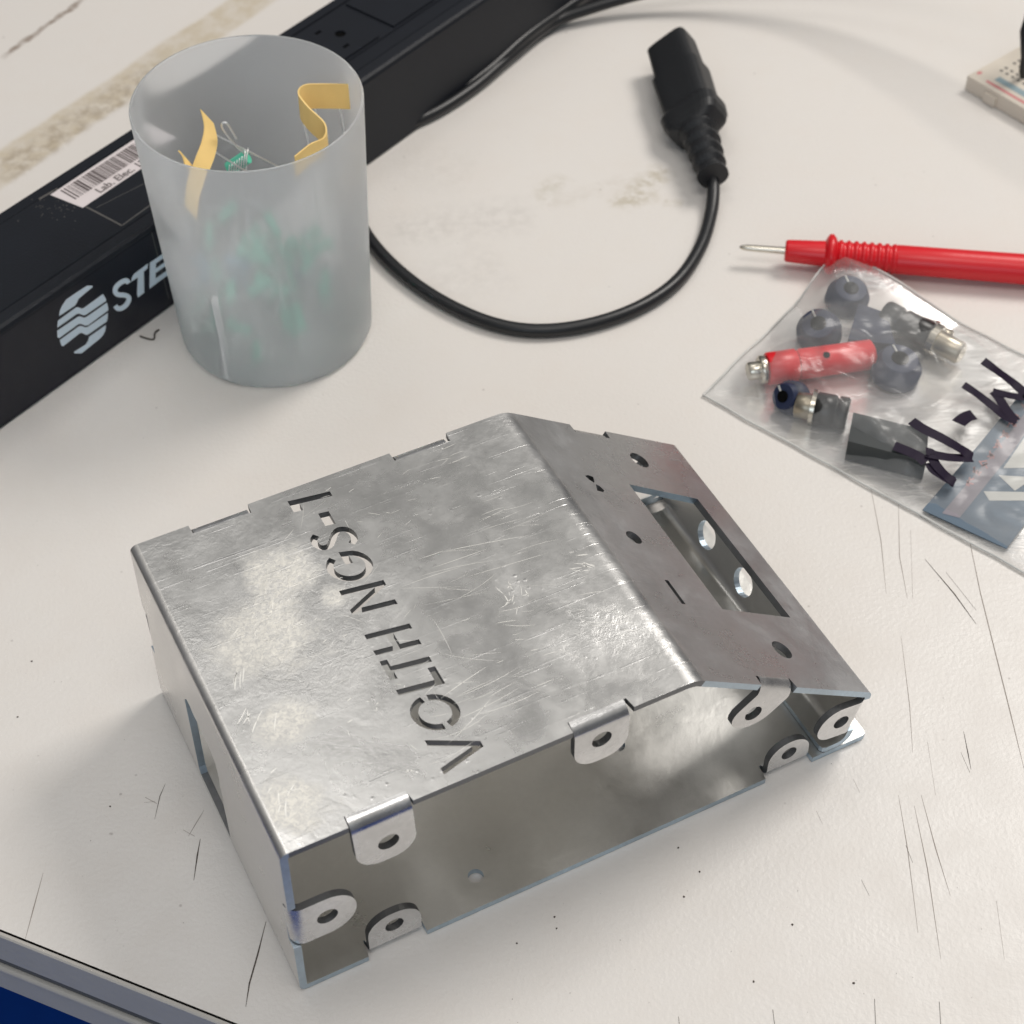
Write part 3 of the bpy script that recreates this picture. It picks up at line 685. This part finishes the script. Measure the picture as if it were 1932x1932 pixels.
mb = MB(); mb.tube(spline(wp, 10), RC, 14); wpart(mb, 'cable', M_rubber, cord)
# plug
pa, pb = P(1342, 322, 14), P(1266, 86, 17)
ax = (pb-pa); PL = ax.length; ax.normalize()
sd_ = ax.cross(Vector((0, 0, 1))).normalized(); upv = sd_.cross(ax)
ro_ = math.radians(38)
e1 = sd_*math.cos(ro_)+upv*math.sin(ro_); e2 = -sd_*math.sin(ro_)+upv*math.cos(ro_)
def loft(secs, n=28, K=1.18):
    mb = MB(); rings = []
    for (t, hw, hh, k) in secs:
        c = pa+ax*(PL*t); rg = []
        for i in range(n):
            a = 2*PI*(i+.5)/n; ex = k
            x = math.copysign(abs(math.cos(a))**ex, math.cos(a))*hw*K; y = math.copysign(abs(math.sin(a))**ex, math.sin(a))*hh*K
            rg.append(c+e1*x+e2*y)
        rings.append(rg)
    v = [q for r_ in rings for q in r_]; f = []
    for i in range(len(rings)-1):
        for k in range(n): f.append((i*n+k, i*n+(k+1) % n, (i+1)*n+(k+1) % n, (i+1)*n+k))
    mb.add(v, f, False); mb.add(rings[0], [tuple(range(n))]); mb.add(rings[-1], [tuple(range(n))[::-1]]); return mb
plug = wpart(loft([(.30, .0085, .0075, .6), (.33, .0125, .0085, .45), (.37, .0138, .0092, .4), (.43, .0142, .0094, .4), (.455, .0118, .0088, .35), (.70, .0122, .0088, .32), (.735, .0122, .0088, .32), (.745, .0108, .0080, .32), (.985, .0104, .0077, .34), (1.0, .0095, .0068, .4)]), 'plug', M_plug, cord)
relief = []
for i in range(9):
    t = -.04+.04*i; r_ = (.0052 if i % 2 else .0068)+.00022*i
    relief += [(t, r_, r_*.95, .8), (t+.02, r_, r_*.95, .8)]
wpart(loft(relief+[(.33, .0098, .0082, .6)]), 'strain_relief', M_plug, cord)
# thinner cable lying against the strip
cb2 = empty('cable', tuple(P(800, 190))); tag(cb2, 'thin black cable pressed against the foot of the power strip, above the looping cord', 'cable')
mb = MB(); mb.tube(spline(cordpts([(640, 290, 3.6), (690, 243, 3.6), (740, 215, 3.6), (800, 196, 3.6), (860, 173, 3.6), (920, 133, 5), (990, 70, 9), (1060, 20, 9), (1130, -25, 9), (1200, -60, 9)]), 8), .0036, 12)
wpart(mb, 'sheath', M_rubber, cb2)
# ------------------------------------------------------------------ frosted cup and what stands in it
cx, cy, rt, ch, rbm = -.1133, .6691, .0510, .1311, .0462
CUP = empty('frosted_cup', (cx, cy, 0)); tag(CUP, 'tall frosted translucent plastic cup holding small electronic parts', 'cup')
def lathe(prof_, n=72):
    v = []; f = []
    for (r, z) in prof_:
        for k in range(n): v.append((r*math.cos(2*PI*k/n), r*math.sin(2*PI*k/n), z))
    for i in range(len(prof_)-1):
        for k in range(n): f.append((i*n+k, i*n+(k+1) % n, (i+1)*n+(k+1) % n, (i+1)*n+k))
    return v, f
th_ = .0013
pr = [(.0001, .0004), (rbm-.004, .0004), (rbm-.0012, .0012), (rbm, .0040), (rt, ch-.0005), (rt-.0003, ch), (rt-th_+.0003, ch), (rt-th_, ch-.0005), (rbm-th_, .0048), (rbm-.005, .0024), (.0001, .0022)]
v, f = lathe(pr); mk('cup_wall', v, f, M_cup, CUP, smooth=True)
rp = lambda: (lambda a, r: (cx+r*math.cos(a), cy+r*math.sin(a)))(random.uniform(0, 2*PI), .039*math.sqrt(random.random()))
GR = 'loose resistors heaped in the frosted cup'
def resistor(i):
    x, y = rp(); z = .006+.034*random.random()**1.3
    d = Vector((random.gauss(0, 1), random.gauss(0, 1), random.gauss(0, .5))).normalized()
    o = empty('resistor', (x, y, z)); blue = i % 7 == 3
    tag(o, ('small blue resistor with bent leads inside the frosted cup' if blue else 'small green resistor with bent leads inside the frosted cup'), 'resistor', 'blue resistors in the cup' if blue else 'green resistors in the cup')
    m_ = MB(); m_.tube([d*-.0065, d*-.006, d*-.0042, d*-.0035, d*.0035, d*.0042, d*.006, d*.0065], [.0010, .0028, .0028, .0023, .0023, .0028, .0028, .0010], 12)
    m_.build('body', M_blueb if blue else M_green, o)
    for s in (-1, 1):
        b_ = Vector((random.gauss(0, 1), random.gauss(0, 1), random.gauss(.4, .6))).normalized()
        pts = [d*(s*.0062), d*(s*.010), d*(s*.012)+b_*.004, d*(s*.013)+b_*.014]
        pts = [p for p in pts if math.hypot(x+p.x-cx, y+p.y-cy) < .043 and z+p.z > .003]
        if len(pts) > 1: m_ = MB(); m_.tube(pts, .0004, 6); m_.build('lead', M_lead, o)
for i in range(44): resistor(i)
# component tapes (paper ribbon with leads)
def ribbon(name, pts, wv, label, leads, group=None):
    pts = spline(pts, 8); wv = Vector(wv); o = empty(name, tuple(pts[0]))
    tag(o, label, 'component tape', group)
    V = []; F = []; nrm = []
    for i, p in enumerate(pts):
        t = (pts[min(i+1, len(pts)-1)]-pts[max(i-1, 0)]).normalized(); nn = t.cross(wv).normalized()*.00035
        nrm.append(nn); V += [p+nn, p+wv+nn, p+wv-nn, p-nn]
    for i in range(len(pts)-1):
        for k in range(4): F.append((4*i+k, 4*i+(k+1) % 4, 4*i+4+(k+1) % 4, 4*i+4+k))
    F += [(3, 2, 1, 0), tuple(4*(len(pts)-1)+k for k in range(4))]
    V = [q-o.location for q in V]; mk('paper_strip', V, F, M_tape, o, smooth=False)
    for (i, dv, L_) in leads:
        i = min(i, len(pts)-1); s = pts[i]-nrm[i]*2.2+wv*.85-o.location
        m_ = MB(); e_ = Vector(dv).normalized()*L_; m_.tube([s, s+e_*.5+Vector((0, 0, 0)), s+e_], .00045, 6); m_.build('lead', M_lead, o)
zc = 118
def Q(px, py, y0):       # point seen at pixel lying in the vertical plane y = y0 (m)
    d = FW + RT*((px-966)/FPX) - UP*((py-966)/FPX); return CAM + d*(y0/d.y)
yr = cy+.012
ribbon('component_tape', [Q(658, 159, cy+.026), Q(610, 158, cy+.026), Q(575, 160, cy+.022), Q(563, 175, cy+.016), Q(580, 200, cy+.010), Q(612, 232, cy+.004), Q(612, 258, cy-.004), Q(585, 272, cy-.012), Q(556, 295, cy-.020)],
       Vector((0, -.001, -.0125)), 'curled yellow component tape with leads at the right side of the cup', [(4, (.06, 0, -1), .06), (12, (.08, 0, -1), .075), (20, (.1, -.05, -1), .07), (42, (.05, 0, -1), .06), (50, (.1, .02, -1), .05)])
ribbon('component_tape', [Q(378, 206, cy+.006), Q(385, 238, cy+.001), Q(380, 268, cy-.006), Q(368, 300, cy-.014), Q(350, 352, cy-.024), Q(345, 395, cy-.030)],
       Vector((.0052, -.002, -.0062)), 'straight yellow component tape leaning at the left side of the cup', [(6, (.75, .1, -.6), .05), (14, (.7, .1, -.7), .05)])
ribbon('component_tape', [Q(337, 284, cy-.010), Q(345, 296, cy-.014), Q(352, 330, cy-.020)],
       Vector((.004, -.001, -.006)), 'short tip of yellow component tape left of the leaning one in the cup', [])
pc = empty('wire_clip', tuple(Q(430, 235, cy))); tag(pc, 'thin bent loop of bare wire standing in the middle of the cup', 'wire')
m_ = MB(); pts = [Q(446, 262, cy), Q(437, 246, cy), Q(428, 233, cy), Q(420, 232, cy), (Q(419, 240, cy)), Q(428, 255, cy), Q(446, 276, cy), Q(462, 292, cy), Q(464, 310, cy), Q(462, 330, cy-.003)]
m_.tube(spline(pts, 6), .0005, 8); wpart(m_, 'wire', M_lead, pc)
hg = empty('header_connector', tuple(Q(460, 306, cy))); tag(hg, 'small green and brown coil component poking up at the middle of the cup rim', 'electronic part')
m_ = MB(); m_.tube([Q(433, 318, cy), Q(466, 296, cy)], .0032, 10); wpart(m_, 'coil', M_green, hg)
m_ = MB()
for k in range(8):
    c = Q(433, 318, cy).lerp(Q(466, 296, cy), k/7)
    m_.tube([c+Vector((.0038*math.cos(a)*.2, .0038*math.sin(a), .0038*math.cos(a))) for a in [2*PI*j/10 for j in range(11)]], .00035, 5)
wpart(m_, 'winding', M_lead, hg)
pn = empty('plastic_stick', tuple(P(420, 640))); tag(pn, 'thin white plastic stick standing against the front wall inside the cup', 'stick')
m_ = MB()
def cupfront(px, py, inset=.0025):     # where the line of sight meets the front wall of the cup, inside
    d = FW + RT*((px-966)/FPX) - UP*((py-966)/FPX); t = 1.0*0.2
    for _ in range(4000):
        p = CAM+d*t; r = rbm+(rt-rbm)*p.z/ch-inset
        if math.hypot(p.x-cx, p.y-cy) <= r and p.z < ch: return p
        t += .0005
    return p
m_.tube([cupfront(404, 566), cupfront(420, 640), cupfront(431, 712)], .0016, 8); wpart(m_, 'stick', simple('white_stick', (.8, .8, .78), .5), pn)
ws = empty('wire_scrap', tuple(P(285, 625))); tag(ws, 'tiny bent scrap of dark wire on the table at the foot of the power strip', 'wire')
m_ = MB(); m_.tube(spline(cordpts([(264, 672/1.06, .6), (275, 638, .6), (290, 640, .6), (292, 628, .8), (300, 622, .8)]), 4), .0004, 6); wpart(m_, 'wire', M_scratch, ws)
# ------------------------------------------------------------------ red test probe
pr_ = empty('test_probe', tuple(P(1600, 490))); tag(pr_, 'red multimeter test probe with a metal tip lying behind the plastic bag', 'test probe')
pt0, pt1 = P(1482, 473, 10.0), P(1932, 508, 9.5)
pd = (pt1-pt0).normalized()
def at(px): return pt0 + pd*((px-1482)/450*(pt1-pt0).length)
def rad(pxw, px): p = at(px); return pxw/2*((p-CAM).dot(FW))/FPX
def lathe_pts(l_, name, mat_, n=28):
    m_ = MB(); m_.tube([at(x) for x, w in l_], [rad(w, x) for x, w in l_], n); 
    return wpart(m_, name, mat_, pr_)
lathe_pts([(1481, 20), (1481.5, 38), (1486, 42), (1540, 47), (1556, 49)], 'nose', M_red)
lathe_pts([(1556, 50), (1560, 66), (1564, 76), (1571, 76), (1576, 64), (1579, 52)], 'finger_guard', M_red)
gr = []
x = 1579
while x < 1686:
    gr += [(x, 49), (x+2, 50), (x+4, 56), (x+9, 57), (x+11.5, 50)]; x += 14.5
lathe_pts(gr, 'ribbed_grip', M_red)
lathe_pts([(1690, 52), (1694, 55), (1800, 56), (1932, 58), (2150, 60), (2156, 50)], 'handle', M_red)
m_ = MB(); tip = [(1394, 3), (1398, 8), (1408, 12), (1430, 13), (1481, 14)]
m_.tube([at(x) for x, w in tip], [rad(w, x) for x, w in tip], 12); wpart(m_, 'tip', M_chrome, pr_)
# ------------------------------------------------------------------ clear bag with connectors
BG = empty('plastic_bag', tuple(P(1640, 760))); tag(BG, 'clear zip bag with black marker writing, filled with red and dark connectors', 'bag')
c_t, c_l = P(1585, 474, 9), P(1325, 745, 1)       # top corner and left corner
du = (c_l-c_t); du.z = 0; Wb = du.length; du.normalize()
dv = Vector((-du.y, du.x, 0))
if dv.x < 0: dv = -dv
# bag axis: from the left corner along the lower edge
low = (P(1932, 1080)-P(1325, 745)); low.z = 0; dv = low.normalized()
org = Vector((c_t.x, c_t.y, 0)); LBag = .26
def bagpt(u, v_):
    bulge = 0
    return org + du*(Wb*u) + dv*(LBag*v_)
def item_h(p):
    h = 0
    for (q, r_, hh) in BUMPS:
        d = math.hypot(p.x-q.x, p.y-q.y)/r_
        if d < 1.6: h = max(h, hh*max(0, 1-(d/1.6)**2)**.8)
    return h
BUMPS = []
def bump_at(px, py, r_, h): BUMPS.append((P(px, py, h*500), r_, h))
for q in ((1600, 555, .017, .017), (1545, 620, .017, .016), (1640, 620, .017, .016), (1500, 695, .018, .017), (1590, 680, .018, .018), (1700, 610, .018, .016), (1790, 660, .018, .016), (1690, 690, .018, .017), (1560, 760, .018, .016), (1650, 800, .018, .016), (1720, 830, .016, .014), (1460, 720, .014, .013)): bump_at(*q)
RIDGE = [P(((1456+x/2.414)*.8961), (400+y/2.414)*.8961, 7).xy for x, y in ((520, 1010), (640, 1080), (800, 1190), (1000, 1340), (1200, 1530))]
nu, nv = 90, 170; V = []; F = []
for layer in (0, 1):
    for i in range(nu+1):
        for j in range(nv+1):
            u, v_ = i/nu, j/nv; p = bagpt(u, v_)
            ed = min(1, min(u*1.0, 1-u)/.24, v_/.10); ed = math.sin(ed*PI/2)**1.1
            wob = noise.noise(Vector((p.x*38, p.y*38, 3.1)))
            cr_ = noise.noise(Vector((p.x*120, p.y*120, 7.7+layer)))
            lift = .0085*max(0, 1-((u)**2*9+(v_)**2*14))      # corner resting on the probe
            top = max(.0045, item_h(p)+.0012)+.0014*wob+.0004*cr_+.0014*abs(noise.noise(Vector((p.x*70, p.y*70, 1))))
            z = (.0006+lift+max(0, .0006*wob)) if layer else (.0010+lift*1.1+top*ed+.0015*(1-ed)*max(0, wob+.3))
            if not layer:
                z = max(z, .0016+lift)
                dm = 9
                for q0, q1 in zip(RIDGE[:-1], RIDGE[1:]):
                    ab = q1-q0; tt = max(0, min(1, (Vector((p.x, p.y))-q0).dot(ab)/ab.dot(ab))); dm = min(dm, (Vector((p.x, p.y))-q0-ab*tt).length)
                z += .0030*math.exp(-(dm/.0028)**2)*(.75+.8*noise.noise(Vector((p.x*160, p.y*160, 5))))
            edge = noise.noise(Vector((u*3, v_*9, 0)))*.0012
            V.append(Vector((p.x+edge, p.y+edge, z))-BG.location)
    base = layer*(nu+1)*(nv+1)
    for i in range(nu):
        for j in range(nv):
            a = base+i*(nv+1)+j; q = (a, a+1, a+nv+2, a+nv+1); F.append(q if layer else q[::-1])
o = mk('film', V, F, M_film, BG, smooth=True)
top_z = {}
def bag_z(px, py):
    """height (mm) of the bag's top sheet under a pixel"""
    z = 8.0
    for _ in range(6):
        p = P(px, py, z); q = p-org
        det = du.x*dv.y-du.y*dv.x; u = (q.x*dv.y-q.y*dv.x)/det/Wb; v_ = (du.x*q.y-du.y*q.x)/det/LBag
        i = min(nu, max(0, round(u*nu))); j = min(nv, max(0, round(v_*nv)))
        z = .5*z+.5*(max(V[a*(nv+1)+b].z for a in range(max(0, i-3), min(nu, i+3)+1) for b in range(max(0, j-3), min(nv, j+3)+1))+BG.location.z)*1000
    return z
def z3r(x, y): return ((1456+x/2.414)*.8961, (400+y/2.414)*.8961)
def z6(x, y): return ((1750+x/4.111)*.8961, (740+y/4.111)*.8961)
def ink(pts, w):
    m_ = MB(); pp = spline([(x, y, 0) for x, y in pts], 7); ZZ = [bag_z(p.x, p.y)+.5 for p in pp]
    ZZ = [max(ZZ[max(0, i-2):i+3]) for i in range(len(ZZ))]; ZZ = [sum(ZZ[max(0, i-4):i+5])/len(ZZ[max(0, i-4):i+5])+.6 for i in range(len(ZZ))]; W3 = [P(p.x, p.y, z) for p, z in zip(pp, ZZ)]
    o2 = stroke([(p.x, p.y) for p in W3], w); m = len(W3)
    V_ = [Vector((o2[i][0], o2[i][1], W3[i].z)) for i in range(m)]+[Vector((o2[2*m-1-i][0], o2[2*m-1-i][1], W3[i].z)) for i in range(m)]
    return V_, [(i, i+1, m+i+1, m+i) for i in range(m-1)]
mb = MB()
for st_, w in (([(545, 815), (680, 870), (760, 910), (820, 960)], .0042), ([(870, 960), (900, 1020), (1000, 1090), (1070, 1135)], .0048), ([(820, 862), (870, 880), (890, 950), (960, 1040), (1070, 1140)], .0036), ([(825, 875), (900, 895), (1050, 918), (1215, 922)], .0040),
               ([(695, 600), (800, 670), (950, 745), (1100, 830), (1225, 915)], .0042), ([(1100, 622), (1165, 570), (1235, 545)], .0050),
               ([(1145, 288), (1260, 365), (1420, 490), (1520, 570), (1610, 600)], .0036), ([(1400, 345), (1450, 400), (1520, 510), (1600, 600)], .0036), ([(1400, 345), (1500, 370), (1600, 390), (1700, 400)], .0034),
               ([(1315, 80), (1420, 155), (1560, 260), (1660, 345), (1720, 400)], .0040)):
    for q in [ink([z6(*p) for p in st_], w*1.32)]: mb.add(*q, True)
for i in range(len(mb.v)): mb.v[i] = mb.v[i]-BG.location
mb.build('marker_writing', M_marker, BG)
# welded seam round the bag
mb = MB(); loop = [bagpt(0, k/40) for k in range(40, -1, -1)]+[bagpt(k/20, 0) for k in range(1, 21)]+[bagpt(1, k/40) for k in range(1, 41)]
sm = []
for p in loop:
    lf = .0085*max(0, 1-(((p-org).dot(du)/Wb)**2*9+((p-org).dot(dv)/LBag)**2*14)) if (p-org).length < .12 else 0
    sm.append(Vector((p.x, p.y, .0012+lf))+Vector((noise.noise(p*60), noise.noise(p*60+Vector((5, 5, 5))), 0))*.0012-BG.location)
mb.tube(sm, .00055, 6); mb.build('seam', simple('seam_plastic', (.55, .55, .53), .35), BG)
# card inside the bag
CD = empty('printed_card', tuple(P(1850, 950))); tag(CD, 'blue grey printed card with a pinkish stripe inside the clear bag', 'card')
def flat(name, pts, z, mat_, parent, th=.0004):
    m_ = MB(); q = [P(x, y, z) for x, y in pts]; m_.prism(q, (0, 0, -th)); return wpart(m_, name, mat_, parent)
card = flat('card', [z6(*p) for p in [(790, 1370), (1240, 850), (1480, 560), (2100, -200), (2700, 100), (1520, 1705)]], 3.0, M_card, CD)
def cpart(name, pts, mat_, z=3.12):
    m_ = MB(); q = [P(*z6(*p), z) for p in pts]; m_.add(q, tessellate_polygon([q])); return wpart(m_, name, mat_, CD)
cpart('pink_stripe', [(960, 1400), (1500, 760), (1780, 400), (1900, 400), (1560, 880), (1280, 1230), (1110, 1440)], simple('card_mauve', (.20, .18, .21), .45))
mt = MB(); rt_ = random.Random(2)
for k in range(9):
    x, y = 1190+k*62, 1130-k*82
    for j in range(5):
        a = rt_.uniform(0, 3); L_ = 26; cxx, cyy = x+rt_.uniform(-26, 26), y+rt_.uniform(-26, 26)
        q = stroke([(cxx-L_*math.cos(a), cyy-L_*math.sin(a)), (cxx+L_*math.cos(a), cyy+L_*math.sin(a))], 13)
        mt.add([P(*z6(*p), 3.2) for p in q], [(0, 1, 2, 3)])
wpart(mt, 'pink_lettering', M_cardp, CD)
cpart('white_emblem', [(1490, 1010), (1800, 560), (2000, 700), (1900, 1000)], M_cardw)
cpart('white_emblem', [(1450, 1070), (1760, 1090), (1590, 1205)], M_cardw)
cpart('white_emblem', [(1320, 1210), (1900, 1220), (1900, 1290), (1370, 1290)], M_cardw)
# connectors inside the bag
def cyl(mb_, a, b_, rs, n=20):
    a, b_ = Vector(a), Vector(b_); m = len(rs); mb_.tube([a.lerp(b_, t) for t, r in rs], [r for t, r in rs], n)
def thing_at(name, label, cat, loc, group=None): o = empty(name, tuple(loc)); return tag(o, label, cat, group)
a, b_ = P(1440, 697, 9), P(1648, 668, 9)
o = thing_at('binding_post', 'red banana connector with a nickel ring inside the clear bag', 'connector', a)
m_ = MB(); cyl(m_, a.lerp(b_, .03), a.lerp(b_, .30), [(0, .0072), (.05, .0078), (.95, .0078), (1, .0070)]); wpart(m_, 'cap', M_red, o)
m_ = MB(); cyl(m_, a.lerp(b_, .31), a.lerp(b_, 1), [(0, .0066), (.04, .0074), (.96, .0072), (1, .0050)]); wpart(m_, 'body', M_red, o)
m_ = MB(); cyl(m_, a.lerp(b_, .55)+Vector((0, -.003, .0062)), a.lerp(b_, .55)+Vector((0, -.003, .0072)), [(0, .0016), (1, .0016)]); wpart(m_, 'screw_hole', M_hole, o)
m_ = MB(); cyl(m_, a.lerp(b_, -.04), a.lerp(b_, .03), [(0, .0060), (.2, .0068), (.8, .0068), (1, .006)]); cyl(m_, a.lerp(b_, -.14), a.lerp(b_, -.04), [(0, .0038), (.1, .0044), (1, .0044)]); wpart(m_, 'nickel_ring', M_chrome, o)
def knob(px, py, r_, h, d=(0, 0, 1), label='', z0=1.8):
    c = P(px, py, z0+h*500); d = Vector(d).normalized(); o = thing_at('knob', label, 'knob', c)
    a, b_ = c-d*h/2, c+d*h/2
    m_ = MB(); n = 28; sc = [(0, .96), (.08, 1.0), (.55, 1.0), (.6, .84), (.93, .80), (1, .72)]
    r_ *= 1.08; cyl(m_, a, b_, [(t, r_*k) for t, k in sc], n); wpart(m_, 'body', M_knob, o)
    m_ = MB(); cyl(m_, b_-d*.001, b_+d*.0006, [(0, r_*.36), (1, r_*.34)]); wpart(m_, 'bore', M_hole, o)
    m_ = MB(); e_ = d.cross(Vector((1, .3, 0))).normalized(); m_.box(b_+d*.0003+e_*r_*.5, e_*r_*.4, d.cross(e_)*.0008, d*.0005); wpart(m_, 'pointer', M_cardw, o)
knob(1600, 558, .0098, .012, (.1, -.2, 1), 'round dark blue knob nearest the top corner of the bag')
knob(1545, 622, .0100, .012, (-.2, -.3, 1), 'dark blue knob above the red connector, left one in the bag')
knob(1692, 692, .0110, .012, (.1, -.1, 1), 'dark blue knob at the right end of the red connector in the bag')
knob(1490, 750, .0075, .011, (-.6, -.4, .5), 'small dark blue knob under the nickel ring of the red connector')
o = thing_at('jack_socket', 'flat dark blue wedge shaped connector in the middle of the bag', 'connector', P(1645, 615, 8))
m_ = MB(); q = [P(1620, 572, 13), P(1672, 590, 13), P(1690, 650, 13), P(1600, 640, 13)]; m_.prism(q, (0, 0, -.011)); wpart(m_, 'body', M_knob, o)
def barrel(a, b_, label, col, r_=.0072, metal=.35):
    o = thing_at('plug_connector', label, 'connector', a)
    m_ = MB(); cyl(m_, a, a.lerp(b_, .62), [(0, r_*.9), (.05, r_), (.3, r_), (.33, r_*.86), (.38, r_*.86), (.41, r_), (.95, r_), (1, r_*.85)]); wpart(m_, 'body', col, o)
    m_ = MB(); cyl(m_, a.lerp(b_, .62), a.lerp(b_, .70), [(0, r_*1.12), (1, r_*1.12)], 6); wpart(m_, 'nut', M_chrome, o)
    m_ = MB(); cyl(m_, a.lerp(b_, .70), a.lerp(b_, 1), [(0, r_*.8), (.3, r_*.78), (.9, r_*.78), (1, r_*.6)]); wpart(m_, 'thread', M_tipm, o)
M_tipm = simple('tarnished_pin', (.38, .34, .27), .35, 1)
barrel(P(1668, 592, 10), P(1815, 668, 9), 'black barrel connector with a dull metal end along the upper edge of the bag', M_blk2)
barrel(P(1700, 605, 6), P(1795, 640, 5), 'short black connector beneath the upper barrel connector in the bag', M_blk2, .0055)
barrel(P(1600, 782, 8), P(1500, 762, 8), 'short black connector with a brass coloured end below the red connector', M_blk2, .0078)
o = thing_at('relay_block', 'black rectangular block under the marker writing in the bag', 'connector', P(1675, 815, 7))
m_ = MB(); q = [P(1610, 778, 13), P(1752, 812, 13), P(1748, 870, 13), P(1600, 832, 13)]; m_.prism(q, (0, 0, -.012)); wpart(m_, 'body', simple('block_plastic', (.022, .028, .030), .4), o)
# ------------------------------------------------------------------ breadboard at the right edge
bl, brr = P(1820, 170), P(1932, 236)
bx_ = (brr-bl).normalized(); by_ = Vector((-bx_.y, bx_.x, 0))
BB = empty('breadboard', tuple(bl), math.atan2(bx_.y, bx_.x)); tag(BB, 'white solderless breadboard with red and blue lines at the right edge of the picture', 'breadboard')
m_ = MB(); hB = 9.5
m_.prism([LB(0, 0, .6), LB(160, 0, .6), LB(160, 62, .6), LB(0, 62, .6)], LB(0, 0, hB-.6)); base = m_.build('board', M_bb, BB)
m_ = MB(); m_.prism([LB(14, -1.6, .8), LB(22, -1.6, .8), LB(22, 0, .8), LB(14, 0, .8)], LB(0, 0, 6)); m_.build('side_key', M_bb, BB)
m_ = MB(); m_.add([LB(10, 3.2, hB+.05), LB(160, 3.2, hB+.05), LB(160, 5.2, hB+.05), LB(10, 5.2, hB+.05)], [(0, 1, 2, 3)]); m_.add([LB(2.5, 7+2*math.cos(a), hB+.05)+Vector((.0012*math.sin(a), 0, 0)) for a in [PI*k/4 for k in range(8)]], [tuple(range(8))]); m_.build('red_line', M_bbred, BB)
m_ = MB(); m_.add([LB(12, 8.2, hB+.05), LB(160, 8.2, hB+.05), LB(160, 12.8, hB+.05), LB(12, 12.8, hB+.05)], [(0, 1, 2, 3)]); m_.build('blue_line', M_bbblue, BB)
m_ = MB()
for i in range(26):
    for j in range(10): 
        if j in (0, 1) and i % 6 == 5: continue
        x, y = 8+i*4, 20+j*4-(0 if j > 1 else 3); s = .9
        m_.add([LB(x, y, hB+.05), LB(x+s*2, y, hB+.05), LB(x+s*2, y+s*2, hB+.05), LB(x, y+s*2, hB+.05)], [(0, 1, 2, 3)])
m_.build('contact_holes', simple('contact_hole', (.12, .11, .10), .8), BB)
jw = empty('jumper_wire', tuple(P(1934, 140, 9.5))); tag(jw, 'black jumper wire plugged into the breadboard at the picture edge', 'wire')
m_ = MB(); m_.tube([P(1930, 146, 9.5), P(1930, 133, 14), P(1932, 110, 24), P(1936, 60, 38), P(1950, 10, 44)], [.0016, .0022, .0018, .0034, .0030], 12); wpart(m_, 'wire', M_rubber, jw)
